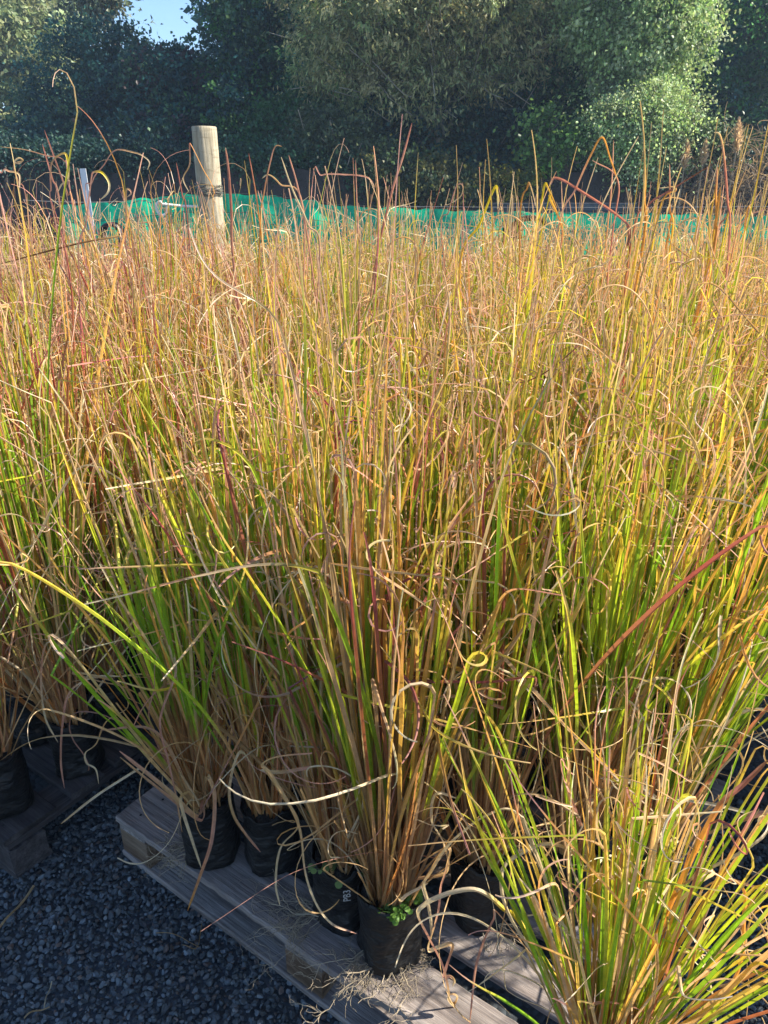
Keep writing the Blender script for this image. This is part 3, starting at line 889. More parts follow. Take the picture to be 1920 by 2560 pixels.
# crossing stems in the middle
S([(0,660),(190,610),(300,590)], 2.2, .005, cl('bbt'), base=False)
S([(1540,880),(1440,930),(1440,1000),(1400,1200),(1395,1500)], 1.5, .007, cl('pprrob'))
S([(1920,1275),(1760,1160),(1640,1090),(1560,1030)], 1.35, .006, cl('ppkrk'), base=False)
S([(1610,1240),(1520,1130),(1432,1010)], 1.4, .006, cl('krro'), base=False)
S([(1345,900),(1440,950),(1460,1010)], 1.7, .005, cl('ptk'), base=False)
S([(1590,700),(1560,900),(1520,1150),(1500,1500)], 1.6, .006, cl('rrkool'))
S([(170,840),(140,990),(118,1080)], 1.7, .008, cl('bkp'), base=False)
S([(660,1240),(840,1100),(1010,970),(1070,880)], 1.5, .005, cl('prkb'), base=False)
S([(560,1020),(650,960),(740,900)], 1.9, .004, cl('brr'), base=False)
S([(1860,930),(1830,850),(1780,745)], 1.9, .007, cl('bkt'), base=False)
S([(1920,1900),(1860,1960),(1793,2025),(1710,2190)], (.78,.74), .008, cl('brooy'), owner=PLANTS[7])
# pale arches and squiggles
S([(35,1405),(60,1370),(87,1354),(130,1270),(185,1180),(240,1165),(330,1220),(400,1300)], 1.45, .006, cl('ppppptt'))
S([(82,1255),(90,1215),(150,1190)], 1.5, .004, cl('pp'), base=False)
S([(1420,1700),(1380,1620),(1300,1560),(1200,1520),(1155,1530),(1110,1600),(1090,1700)], 1.2, .0045, cl('pppptt'))
S([(1060,1640),(1040,1500),(1020,1560),(1010,1480),(1080,1440),(1120,1480),(1100,1580),(1080,1650)], 1.2, .005, cl('pppptt'))
S([(860,1480),(800,1470),(760,1530),(752,1570),(765,1620),(800,1690),(830,1790),(880,1900),(910,2000)], 1.08, .0045, cl('ptpppttt'), owner=PLANTS[0])
S([(640,1290),(655,1310),(700,1370),(722,1400),(700,1480),(690,1560)], 1.3, .004, cl('pptt'))
S([(905,1733),(940,1750),(1010,1750),(1100,1740),(1180,1745),(1260,1770)], 1.0, .006, cl('kpttk'), base=False)
S([(480,1600),(590,1615),(700,1640),(760,1650)], 1.25, .006, cl('ktt'), base=False)
S([(145,1856),(113,1795),(102,1708),(108,1626),(130,1605),(180,1640),(250,1690),(330,1790)], 1.32, .006, cl('ppkpoool'), owner=PLANTS[4])
S([(161,1971),(152,1904),(156,1808),(174,1730),(234,1692),(300,1690),(378,1692),(440,1780)], 1.25, .0055, cl('kkkppott'), owner=PLANTS[4])
S([(247,1960),(239,1923),(217,1908),(213,1882),(239,1860),(265,1804),(319,1767),(299,1713),(243,1691),(180,1682),(240,1700),(350,1740)], 1.2, .0045, cl('ppptttttoo'), owner=PLANTS[4])
S([(299,1878),(412,1969),(490,2040)], 1.1, .009, cl('ktkt'), owner=PLANTS[4])
S([(300,1893),(408,1980),(500,2050)], 1.14, .006, cl('tkt'), owner=PLANTS[4])
S([(250,1825),(390,1830),(480,1990)], 1.16, .006, cl('ktt'), owner=PLANTS[4])
S([(152,2060),(240,1990),(347,1921)], 1.16, .005, cl('tpp'), base=False)
S([(469,2277),(500,2190),(529,2099),(536,1990),(520,1940)], 1.02, .007, cl('oktt'), owner=PLANTS[4])
S([(503,2169),(480,2100),(456,2025),(455,1990)], 1.05, .006, cl('pptt'), owner=PLANTS[4])
S([(651,2130),(610,2080),(582,2034),(573,1969),(600,1880)], 1.06, .006, cl('ktpp'), owner=PLANTS[3])
S([(455,2080),(440,1990),(420,1900),(400,1800),(440,1680),(425,1620)], 1.12, .004, cl('tkkpp'), owner=PLANTS[4])
S([(700,2264),(689,2208),(700,2121),(745,2060),(700,1980),(661,1920)], .98, .005, cl('pppttt'), base=False)
S([(891,2334),(830,2310),(790,2260),(762,2180),(745,2060),(680,1940),(655,1910),(700,1890),(780,1882)], .93, .005, cl('kpptttk'), base=False)
S([(650,1925),(700,1930),(775,1918)], 1.0, .006, cl('ptk'), base=False)
# ribbons hanging beside the frontmost bag
S([(1168,2560),(1140,2520),(1126,2505),(1120,2492),(1132,2484),(1144,2492),(1136,2510),(1122,2500),(1119,2469),(1104,2409),(1074,2349),(1053,2310),(1043,2282),(1060,2262),(1086,2247),(1131,2231),(1183,2224),(1222,2240),(1262,2275),(1300,2306)], (.90,.84), .0075, cl('ttptttkkppppyyy'), owner=PLANTS[7])
S([(1131,2466),(1136,2452),(1126,2440),(1110,2440),(1119,2403),(1130,2362),(1098,2368),(1070,2374),(1083,2325),(1095,2276),(1101,2219),(1115,2170),(1118,2120)], (.89,.92), .007, cl('ptkktptkkttp'), owner=PLANTS[0])
S([(1078,2348),(1077,2300),(1068,2250),(1058,2210),(1075,2180),(1116,2116),(1177,2062),(1220,2036),(1264,2021),(1300,2038),(1320,2080)], (.91,.86), .0075, cl('ppptpppppp'), owner=PLANTS[7])
S([(1174,2560),(1182,2480),(1189,2421),(1207,2358),(1234,2297),(1252,2291)], (.80,.82), .0045, cl('kkkktt'), owner=PLANTS[7])
S([(1070,2208),(1020,2235),(1000,2250)], .93, .006, cl('pt'), owner=PLANTS[0])
S([(1140,1995),(1090,1985),(1080,2050),(1110,2110),(1116,2180)], .95, .006, cl('pptk'), owner=PLANTS[0])
# around the bottom right clump
S([(1475,2190),(1440,2140),(1407,2116),(1359,2109),(1307,2130),(1255,2180),(1280,2300)], .80, .006, cl('ptpppt'), owner=PLANTS[7])
S([(1700,2560),(1770,2550),(1790,2540),(1760,2400),(1700,2300),(1640,2250),(1560,2200),(1500,2180)], .72, .0045, cl('pppppptt'), owner=PLANTS[7])
S([(1780,2468),(1830,2455),(1856,2390),(1860,2300),(1862,2228),(1819,2195),(1760,2220),(1735,2260)], .74, .006, cl('tooottpt'), owner=PLANTS[7])
S([(1920,1772),(1860,1780),(1793,1830)], 1.05, .006, cl('pppk'), base=False)
S([(1920,2030),(1850,2046)], .95, .010, cl('kb'), base=False)
S([(1640,1990),(1780,2010),(1900,2040)], 1.0, .006, cl('ppp'), base=False)
S([(1500,1945),(1590,1960),(1640,1995)], 1.0, .007, cl('pp'), base=False)
for nm, (root, L) in HERO.items():
    mb = MB()
    inv = root.matrix_basis.inverted()
    for q, (P, W, C) in enumerate(L):
        M = np.array(inv); Pl = P @ M[:3, :3].T + M[:3, 3]
        vd = norm(P[0] - np.array([0, 0, CAM_H]))
        side = norm(np.cross(norm(P[1] - P[0]), vd)) @ M[:3, :3].T
        rr = np.random.default_rng(len(nm) * 31 + q)
        ribbons(mb, Pl[None], W[None], side[None], rr.normal(0, .05, (1, len(P))), C[None], .35)
    mb.build('long_curled_leaves', M_dry, root)

# fallen leaves on the gravel
def fallen(pts, w, col, label):
    P = spline(np.array([at(px, py, z=0.018) for px, py in pts]), 8)
    P[:, 2] += .004 * np.sin(np.linspace(0, 7, len(P)))
    mb = MB(); k = len(P)
    c0 = P.mean(0).copy(); c0[2] = 0
    ribbons(mb, (P - c0)[None], np.full((1, k), w / 2), norm(np.cross(P[1] - P[0], [0, 0, 1.]))[None], rng.normal(0, .05, (1, k)), np.tile(col, (1, k, 1)), .3)
    o = mb.build('fallen_leaf', M_dry); o.location = c0
    tag(o, label, 'leaf', 'dead leaves dropped on the gravel')
fallen([(-10, 2330), (40, 2270), (85, 2215)], .006, TAN * .8, 'straw-coloured fallen blade on the gravel at the left edge of the picture')
fallen([(390, 2332), (450, 2340), (500, 2370)], .0022, TAN * .6, 'thin brown fallen stalk on the gravel in front of the weathered pallet')
fallen([(455, 2362), (490, 2370), (505, 2310)], .002, TAN * .6, 'short bent fallen stalk on the gravel beside the pallet edge')
fallen([(60, 2545), (90, 2525), (125, 2518)], .004, TAN * .7, 'small pale fallen scrap on the gravel in the bottom left corner')
fallen([(110, 2520), (120, 2480), (130, 2455)], .0025, PALE * .5, 'thin grey fallen stalk standing near the bottom left corner of the gravel')

# ------------------------------------------------------------------ fence, net and posts
def wirepts(p0, p1, sag, n=24):
    t = np.linspace(0, 1, n)[:, None]
    P = p0 * (1 - t) + p1 * t; P[:, 2] -= sag * 4 * (t[:, 0] * (1 - t[:, 0])); return P

# main timber post
YP = 6.0
top = at(509, 318, Y=YP)
post = empty('fence_post', (top[0], YP, 0)); tag(post, 'thick round weathered timber post standing above the green net', 'post')
mb = MB(); na = 36; zs = np.linspace(0, top[2], 40); a = np.linspace(0, 2 * np.pi, na, endpoint=False); V = []
for z in zs:
    rad = .094 - .006 * z / 2 + .0022 * np.sin(3 * a + 1) + .0016 * np.sin(7 * a + .8) + rng.normal(0, .0007, na)
    V.append(np.stack([rad * np.cos(a), rad * np.sin(a), np.full(na, z)], 1))
V.append(V[-1] * [.95, .95, 1] + [0, 0, .004]); k = len(V)
i = np.arange(k - 1)[:, None] * na; j = np.arange(na)[None]
mb.add(np.concatenate(V), np.stack([i + j, i + (j + 1) % na, i + na + (j + 1) % na, i + na + j], -1).reshape(-1, 4))
mb.add(V[-1], np.arange(na)[None])
mb.build('timber', M_post, post, True)
def px2z(py, Y): return at(960, py, Y=Y)[2]
zt = px2z(476, YP)
mb = MB(); rr_ = np.random.default_rng(5)
for q in range(9):                            # wire tie wound round the post
    a = np.linspace(0, 2 * np.pi, 30); z = zt + rr_.uniform(-.035, .03); ph = rr_.uniform(0, 6)
    rad = .097 + .008 * np.abs(np.sin(2 * a + ph)) * rr_.random()
    tube(mb, np.stack([rad * np.cos(a), rad * np.sin(a), z + .015 * np.sin(a + ph) + .006 * np.sin(5 * a + ph)], 1), .0028, 5, (.12, .11, .09))
mb.build('wire_tie', M_wire, post)
# pigtail insulator
mb = MB(); z = px2z(512, YP)
tube(mb, np.array([[-.08, -.06, z - .012], [-.2, -.1, z - .006], [-.33, -.13, z + .008]]), .010, 8, (.75, .73, .66))
a = np.linspace(R(80), R(80 + 330), 26)
tube(mb, np.stack([-.335 + .04 * np.cos(a), np.full(26, -.13) + .0008 * np.arange(26), z - .022 + .045 * np.sin(a)], 1), .010, 8, (.75, .73, .66))
mb.build('insulator', M_white, post, True)

# galvanised stake on the left
YS = 5.9
s0 = at(207, 421, Y=YS)
st = empty('metal_stake', (s0[0], YS, 0)); tag(st, 'bright galvanised metal stake at the left of the green net', 'stake')
mb = MB(); w = .042; tt_ = .006
box(mb, (-w / 2, -tt_ / 2, 0), (w / 2, tt_ / 2, s0[2]), (.72, .73, .74)); box(mb, (-w/2 - .003, -tt_/2 + .002, 0.002), (-w / 2 + tt_ - .003, .035, s0[2] - .003), (.72, .73, .74))
mb.build('angle_bar', M_white, st)
mb = MB(); a = np.linspace(0, 2 * np.pi, 26); z = px2z(590, YS)
for q in range(5):
    tube(mb, np.stack([.15 + .075 * np.cos(a), np.full(26, -.05 + .02 * q), z + .085 * np.sin(a)], 1), .014, 6, (.03, .025, .025))
o = mb.build('wire_coil', M_dark); tag(o, 'dark coil hanging beside the bright metal stake', 'coil')
o.location = (s0[0], YS, 0)

# green net
def net_line():
    pts = [(150, 512), (280, 506), (400, 492), (450, 484), (505, 486), (560, 484), (640, 486), (760, 500), (860, 515), (1000, 520), (1200, 528), (1400, 532), (1600, 534), (1760, 536), (1960, 540), (2150, 545)]
    return np.array([at(px, py, Y=6.25 - .05 * math.sin(px * .004)) for px, py in pts])
nl = spline(net_line(), 14)
net = empty('shade_net', (nl[0][0], nl[0][1], 0)); tag(net, 'bright green shade cloth stretched along the wire fence behind the rushes', 'netting')
mb = MB(); k = len(nl); m = 22; r = np.random.default_rng(8)
V = np.zeros((k, m, 3)); xs = nl[:, 0]
for q in range(m):
    f = q / (m - 1)
    V[:, q, 0] = xs + .01 * np.sin(xs * 30 + q)
    V[:, q, 1] = nl[:, 1] + (.04 * np.sin(xs * 9 + f * 3) + .028 * np.sin(xs * 23 + 1 + f * 5) + .012 * np.sin(xs * 51 + 3 * np.sin(xs * 4))) * (f ** .5) + .016 * np.sin(f * 18 + xs * 4) + .01 * np.sin(f * 41 - xs * 6) + r.normal(0, .002, k)
    V[:, q, 2] = nl[:, 2] * (1 - f) + .25 * f + (.007 * np.sin(xs * 19) + .005 * np.sin(xs * 43)) * (1 - f)
V -= [nl[0][0], nl[0][1], 0]
i = np.arange(k - 1)[:, None] * m; j = np.arange(m - 1)[None]
mb.add(V.reshape(-1, 3), np.stack([i + j, i + j + 1, i + m + j + 1, i + m + j], -1).reshape(-1, 4))
mb.build('cloth', M_net, net, True)
for dz, dy, rad in ((.004, -.01, .0026), (-.13, -.05, .0022), (-.20, -.055, .0022), (-.33, -.06, .0022), (-.47, -.06, .0022)):
    mb = MB(); P = nl + [0, dy, dz] - [nl[0][0], nl[0][1], 0]; P[:, 2] += .004 * np.sin(P[:, 0] * 3)
    tube(mb, P[::4], rad, 5, (.04, .05, .045)); mb.build('wire', M_wire, net)
# upper straight wire
mb = MB(); tube(mb, wirepts(at(1000, 516, Y=6.1), at(2100, 514, Y=6.1), .01), .0018, 5, (.25, .25, .25))
tube(mb, wirepts(at(60, 500, Y=6.1), at(500, 488, Y=6.0), .03), .0022, 5, (.3, .3, .28))
o = mb.build('fence_wire', M_wire); tag(o, 'thin bare fence wire running just above the green net', 'wire')

# small dark posts behind the net
for q, (px, py, ww, lab) in enumerate([(1068, 527, .05, 'dark slim post behind the green net, left one of a close pair'), (1112, 529, .05, 'dark slim post behind the green net, right one of a close pair'),
                         (1372, 540, .05, 'dark slim post behind the green net, in the middle of its right half'), (1688, 540, .055, 'dark slim post behind the green net, towards the right edge')]):
    p = at(px, py, Y=6.55); mb = MB(); r = np.random.default_rng(q)
    P = np.array([[0, 0, 0], [.01, 0, p[2] * .5], [0, 0, p[2]]]); tube(mb, spline(P, 6), ww, 10, (.05, .045, .04))
    o = mb.build('slim_post', M_bark); o.location = (p[0], 6.55, 0); tag(o, lab, 'post', 'slim posts behind the green net')
# dark brown leaning thing in front of net (weathered stump post)
p = at(1285, 556, Y=5.75); mb = MB()
tube(mb, spline(np.array([[0, 0, 0], [.01, 0, .6], [-.01, 0, 1.2], [.0, 0, p[2]]]), 5), .07, 12, (.07, .035, .02))
a = np.linspace(R(180), 0, 14); tube(mb, np.stack([.12 + .11 * np.cos(a), np.zeros(14), p[2] - .02 + .05 * np.sin(a)], 1), .02, 8, (.05, .03, .02))
o = mb.build('tree_stake', M_bark); o.location = (p[0], 5.75, 0); tag(o, 'short dark brown stake with a bent top rising among the rushes before the net', 'stake')
# grey rail
p0, p1 = at(1225, 521, Y=8.0), at(1590, 524, Y=8.0)
rl = empty('rail_barrier', (p0[0], 8.0, 0)); tag(rl, 'long grey horizontal rail on posts just behind the green net', 'rail')
mb = MB(); Lr = p1[0] - p0[0]; board(mb, Lr, .04, .12, np.random.default_rng(2), n=20); o = mb.build('rail', M_rail, rl); o.location = (0, 0, p0[2] - .07)
for dx in (.15, Lr - .2):
    mb = MB(); board(mb, p0[2] - .04, .07, .07, np.random.default_rng(3), n=8); o = mb.build('leg', M_rail, rl); o.rotation_euler = (0, R(-90), 0); o.location = (dx + .07, .045, 0)
# milky film tunnel glimpsed through net
for px0, px1, pyt, lab in ((930, 1300, 572, 'pale translucent plastic cover low behind the middle of the green net'),):
    YC = 6.6 if px0 > 500 else 6.05
    a0, a1 = at(px0, pyt, Y=YC), at(px1, pyt, Y=YC)
    mb = MB(); m = 12; k = 16; V = []
    for t in np.linspace(0, 1, k):
        for an in np.linspace(0, math.pi, m):
            rx = .12; V.append([(a1[0] - a0[0]) * t, -rx * math.cos(an) + .01 * math.sin(t * 7 + an * 2), (a0[2]) * (math.sin(an) ** .45) + .006 * math.sin(t * 9 + an) - .05 * abs(2 * t - 1) ** 3])
    i = np.arange(k - 1)[:, None] * m; j = np.arange(m - 1)[None]
    mb.add(V, np.stack([i + j, i + j + 1, i + m + j + 1, i + m + j], -1).reshape(-1, 4))
    o = mb.build('plastic_cover', M_film, None, True); o.location = (a0[0], YC, 0); tag(o, lab, 'plastic cover')

# brown windbreak wall at the foot of the trees
YW = 11.0
wb = empty('windbreak_fence', (-9, YW, 0)); tag(wb, 'low dark brown cloth windbreak along the foot of the trees', 'fence')
mb = MB(); xs = np.linspace(0, 20, 120); m = 8; V = np.zeros((120, m, 3))
topz = px2z(424, YW)
for q in range(m):
    V[:, q] = np.stack([xs, .05 * np.sin(xs * 5 + q * .3) + .03 * np.sin(xs * 17 + q * .2) + .015 * np.sin(xs * 41), (topz + .03 * np.sin(xs * 2) + .012 * np.sin(xs * 9)) * q / (m - 1) * np.ones(120)], 1)
i = np.arange(119)[:, None] * m; j = np.arange(m - 1)[None]
mb.add(V.reshape(-1, 3), np.stack([i + j, i + j + 1, i + m + j + 1, i + m + j], -1).reshape(-1, 4))
mb.build('cloth', M_brownnet, wb, True)
for x in np.arange(1.3, 20, 2.6):
    mb = MB(); tube(mb, np.array([[x, -.08, 0], [x, -.08, topz * .5], [x, -.08, topz + .08]]), .05, 8, (.06, .05, .045)); mb.build('post', M_bark, wb)

# ------------------------------------------------------------------ trees
def crown(r, lobes, nclump, per, ls, cols, droop=0.3, clump_r=.22, squash=.7, fill=.35):
    """leaf clusters spread through overlapping lobes; returns MB of small diamond leaves"""
    mb = MB(); L = np.array([l[:4] for l in lobes], float)
    wts = L[:, 3] ** 2; li = r.choice(len(L), nclump, p=wts / wts.sum())
    d = norm(r.normal(0, 1, (nclump, 3)) - [0, .35, -.1])
    rad = L[li, 3] * np.where(r.random(nclump) < fill, r.uniform(.2, .9, nclump), r.uniform(.8, 1.12, nclump) + (r.random(nclump) < .14) * r.uniform(.05, .24, nclump))
    C = L[li, :3] + d * rad[:, None] * [1, 1, squash]
    C[:, 2] = np.maximum(C[:, 2], .15)
    N = nclump * per
    ci = np.repeat(np.arange(nclump), per)
    cr = clump_r * np.exp(r.normal(-.25, .45, nclump))
    P = C[ci] + r.normal(0, 1, (N, 3)) * [1, 1, .6] * cr[ci][:, None] * .55
    ax = norm(d[ci] * .5 + r.normal(0, .7, (N, 3)) + [0, 0, -droop])         # leaf long axis
    nn = norm(np.cross(ax, r.normal(0, 1, (N, 3))) + [0, 0, .5])
    sd = norm(np.cross(nn, ax))
    l = ls[0] * r.uniform(.6, 1.3, N); w = ls[1] * r.uniform(.6, 1.3, N)
    v0 = P; v1 = P + ax * (l * .5)[:, None] + sd * w[:, None] + nn * (l * .05)[:, None]; v2 = P + ax * l[:, None] - nn * (l * .1)[:, None]; v3 = P + ax * (l * .5)[:, None] - sd * w[:, None] + nn * (l * .05)[:, None]
    V = np.stack([v0, v1, v2, v3], 1).reshape(-1, 3)
    cols = np.array(cols); tone = np.exp(r.normal(0, .33, nclump))
    cc = cols[r.integers(len(cols), size=nclump)][ci] * tone[ci][:, None] * r.uniform(.75, 1.3, (N, 1))
    a = np.arange(N)[:, None] * 4
    mb.add(V, a + np.array([[0, 1, 2, 3]]), np.repeat(cc, 4, 0))
    return mb

def limbs(r, base, lobes, r0, col=(.16, .13, .10), twigs=0, bare=0.0):
    mb = MB(); base = np.array(base, float)
    ztop = max(l[2] for l in lobes)
    cx = np.mean([l[0] for l in lobes]); cy = np.mean([l[1] for l in lobes])
    tr = spline(np.array([base, base + [(cx - base[0]) * .2, 0, ztop * .35], [base[0] * .4 + cx * .6, base[1] * .4 + cy * .6, ztop * .7], [cx, cy, ztop]]), 6)
    tube(mb, tr, np.linspace(r0, r0 * .25, len(tr)), 10, col)
    for l in lobes:
        q = int(r.uniform(.2, .7) * len(tr)); p0 = tr[q]; p2 = np.array(l[:3]); mid = (p0 + p2) / 2 + r.normal(0, .15, 3) + [0, 0, -.1]
        P = spline(np.array([p0, mid, p2]), 6); tube(mb, P, np.linspace(r0 * .4, r0 * .08, len(P)), 6, col)
        for t in range(twigs):
            e = p2 + norm(r.normal(0, 1, 3) - [0, .8, 0]) * l[3] * r.uniform(.7, 1.0 + bare)
            P = spline(np.array([mid * .4 + p2 * .6, (mid + e) / 2 + r.normal(0, .08, 3), e]), 5)
            tube(mb, P, np.linspace(r0 * .1, .005, len(P)), 5, np.array(col) * 1.6)
    return mb

def tree(name, label, lobes_px, base_px, Y, nclump, per, ls, cols, r0=.14, seed=0, cat='tree', group=None, extra=(), droop=.3, clump_r=.22, twigs=0, bare=0.0, squash=.75, fill=.35, bark=(.16, .13, .10)):
    r = np.random.default_rng(seed)
    lobes = []
    for (px, py, rad, *dy) in lobes_px:
        p = at(px, py, Y=Y + (dy[0] if dy else 0)); lobes.append((p[0], p[1], p[2], rad))
    lobes += [tuple(e) for e in extra]
    b = at(base_px, 500, Y=Y); b = np.array([b[0], Y + .4, 0])
    t = empty(name, tuple(b)); tag(t, label, cat, group)
    cr = crown(r, lobes, nclump, per, ls, cols, droop, clump_r, squash, fill)
    cr.v = [v - b for v in cr.v]; cr.build('crown', M_tree, t)
    lm = limbs(r, b, lobes, r0, bark, twigs, bare); lm.v = [v - b for v in lm.v]; lm.build('trunk', M_bark, t, True)
    return t

DK = [(.04, .11, .10), (.05, .12, .095), (.04, .09, .09), (.08, .14, .08)]
MG = [(.07, .18, .06), (.09, .20, .07), (.045, .12, .055)]
OL = [(.34, .33, .17), (.27, .30, .15), (.40, .36, .20), (.20, .25, .11)]
BR = [(.38, .50, .22), (.44, .55, .27), (.28, .40, .16), (.52, .58, .36)]
TG = 'trees crowded beyond the fence'
# far left sunlit trees
tree('distant_tree', 'pale olive sunlit round tree far behind at the left edge', [(60, 120, 1.8), (0, 200, 1.7), (110, 170, 1.4), (-60, 60, 2.0), (40, 330, 1.8)], 30, 24, 420, 45, (.16, .06), [(.26, .28, .15), (.20, .25, .13)], .2, 1, group=TG, clump_r=.5)
tree('distant_tree', 'tall grey-green sunlit tree above the pale olive one in the top left corner', [(60, 0, 1.8), (140, 40, 1.6), (-20, -60, 2.0), (120, -90, 1.9)], 90, 27, 420, 42, (.18, .06), [(.24, .28, .22), (.18, .24, .18)], .22, 2, group=TG, clump_r=.5)
tree('gum_tree', 'thin sunlit gum tree with sparse leaves beside the blue gap of sky', [(265, 0, .5), (235, -50, .6), (270, -40, .4), (235, 30, .4)], 300, 19, 60, 40, (.12, .035), [(.14, .17, .10), (.18, .18, .10)], .07, 3, group=TG, clump_r=.32, twigs=4, bare=.6, droop=.8)
# broad dark trees
tree('broadleaf_tree', 'broad round-topped dark tree in shade at the left, below the sky gap', [(240, 200, 1.15), (190, 310, 1.1), (310, 225, .85), (150, 430, 1.1), (280, 370, 1.2, -.4), (400, 270, 1.0), (60, 460, .9), (230, 460, 1.0), (270, 125, .6)],
     260, 15.5, 1300, 42, (.068, .027), DK, .2, 4, group=TG)
tree('broadleaf_tree', 'dark tree with reddish brown patches low under the sky gap, left of the timber post', [(430, 220, .75), (480, 300, .8), (420, 380, .9, -.5), (500, 420, .9), (380, 200, .6), (470, 200, .5)],
     450, 14.5, 900, 40, (.075, .03), DK + [(.07, .05, .05)], .14, 5, group=TG)
tree('broadleaf_tree', 'tall dense dark green tree right of the sky gap, behind the timber post', [(660, 60, 1.05), (600, 190, .85), (690, 170, 1.1), (780, 90, 1.2), (620, 310, 1.1, -.4), (760, 240, 1.0), (740, -60, 1.3), (565, 40, .4), (560, 120, .5), (580, 430, .9)],
     650, 14.5, 1500, 42, (.068, .027), MG + DK, .2, 6, group=TG, extra=[(-1.6, 15.5, 6.6, 1.6)])
tree('leafy_shrub', 'mid green rounded bushy tree just right of the timber post', [(730, 400, .75), (760, 310, .6), (690, 440, .6), (800, 450, .7), (720, 330, .5)], 740, 12.8, 560, 42, (.07, .03), [(.05, .12, .05), (.04, .10, .04)], .08, 7, group=TG)
tree('willowy_tree', 'olive and grey willow-leaved tree hanging over the upper middle of the picture', [(900, 60, 1.0), (1020, 60, 1.0), (1140, 100, .9), (960, 190, .8), (1080, 210, .7), (860, 150, .7), (1240, 60, .9), (1000, -60, 1.4), (1180, -80, 1.4), (1260, 170, .6)],
     1100, 12.2, 1700, 34, (.085, .015), OL, .16, 8, group=TG, droop=.7, twigs=8, bare=.4, clump_r=.25, bark=(.26, .23, .18))
tree('scrubby_tree', 'dark tangled tree with bare grey branches below the willow-leaved tree', [(960, 350, .9), (1080, 340, .9), (1180, 400, .8), (1020, 460, .8), (1280, 330, .8), (900, 430, .8), (1150, 480, .6)],
     1080, 12.9, 1150, 38, (.07, .03), DK + [(.05, .08, .03)], .12, 9, group=TG, twigs=7, bare=.5, bark=(.22, .19, .16))
tree('scrubby_shrub', 'sparse grey-green shrub with bare twigs right of the bushy tree', [(830, 360, .5), (880, 400, .5), (800, 330, .35)], 850, 11.6, 170, 32, (.07, .025), [(.12, .15, .08), (.09, .12, .06)], .05, 10, group=TG, twigs=7, bare=.6, bark=(.25, .21, .17))
tree('vine_covered_tree', 'sunlit tree draped in pale green vine, right of centre', [(1600, 40, .75), (1660, 100, .6), (1560, 130, .6), (1590, 210, .5), (1670, 30, .5), (1500, 60, .6), (1540, -60, .8), (1630, -60, .7), (1570, 280, .35)],
     1580, 11.6, 1400, 42, (.05, .021), BR, .14, 11, group=TG, twigs=2, droop=.9)
tree('vine_thicket', 'rounded sunlit vine thicket spilling over the fence below the vine-covered tree', [(1580, 320, .55), (1640, 300, .5), (1540, 340, .4), (1670, 350, .4), (1600, 390, .45), (1500, 300, .2), (1700, 275, .18), (1620, 245, .22), (1545, 262, .15), (1715, 400, .2)], 1600, 10.9, 800, 46, (.038, .016), BR + [(.16, .18, .10)], .06, 12, 'shrub', droop=.6, twigs=3)
tree('creeper', 'bright green creeper climbing a post in the middle of the tree line', [(1340, 380, .16), (1365, 330, .12), (1375, 410, .15), (1355, 290, .10), (1395, 350, .12), (1330, 340, .1), (1440, 350, .16), (1460, 330, .12)], 1355, 11.0, 120, 30, (.055, .03), [(.13, .24, .06), (.18, .28, .09), (.09, .15, .05)], .05, 13, 'creeper', clump_r=.24, twigs=3, bare=.8)
tree('creeper', 'yellow speckled creeper low on the windbreak left of the bright green one', [(1320, 450, .18), (1290, 480, .18), (1250, 440, .15)], 1300, 10.8, 70, 30, (.04, .02), [(.25, .22, .05), (.1, .13, .04)], .03, 14, 'creeper', clump_r=.12)
tree('broadleaf_tree', 'shaded green tree between the willow-leaved tree and the vine-covered tree', [(1400, 60, 1.0), (1440, 200, .9), (1380, 280, .8), (1480, 310, .7), (1420, -60, 1.2), (1330, 180, .8)], 1420, 13.2, 1200, 44, (.06, .024), MG, .16, 15, group=TG)
tree('broadleaf_tree', 'large dark tree filling the right edge beyond the vine thicket', [(1780, 80, 1.2), (1860, 200, 1.2), (1760, 250, 1.0), (1940, 100, 1.4), (1820, 360, 1.0), (1930, 350, 1.1), (1850, -80, 1.8), (1730, 380, .8)], 1850, 14.2, 1500, 42, (.068, .027), DK + MG, .22, 16, group=TG, extra=[(7.5, 15, 5.5, 2.2), (8.5, 14, 3, 2.0)])
tree('ivy', 'dull green ivy hanging on the dark windbreak in the middle', [(980, 430, .4), (1060, 440, .4), (1120, 470, .4), (1000, 490, .3), (1180, 460, .3)], 1050, 10.85, 240, 30, (.05, .025), [(.05, .08, .035), (.10, .10, .04)], .04, 17, 'ivy', droop=1.2)
tree('leafy_vine', 'dark leafy vine on top of the windbreak near the plumes at the right', [(1740, 350, .3), (1790, 360, .28), (1700, 360, .25)], 1745, 10.9, 150, 34, (.05, .026), [(.08, .12, .06)], .04, 18, 'vine')
tree('overhanging_shrub', 'dark shrub foliage spilling over the windbreak at the left, beneath the broad dark tree', [(40, 400, .4), (130, 405, .35), (220, 395, .4), (310, 410, .35), (380, 400, .4), (440, 415, .3), (0, 430, .4)], 220, 11.3, 420, 36, (.05, .022), [(.03, .07, .06), (.04, .08, .06)], .06, 31, 'shrub', squash=.6)
tree('overhanging_shrub', 'dark shrub foliage spilling over the windbreak between the timber post and the ivy', [(580, 400, .35), (660, 410, .35), (740, 405, .35), (820, 415, .3), (880, 430, .3), (900, 480, .25)], 700, 11.3, 360, 36, (.05, .022), [(.035, .08, .05), (.04, .09, .045)], .06, 32, 'shrub', squash=.6)
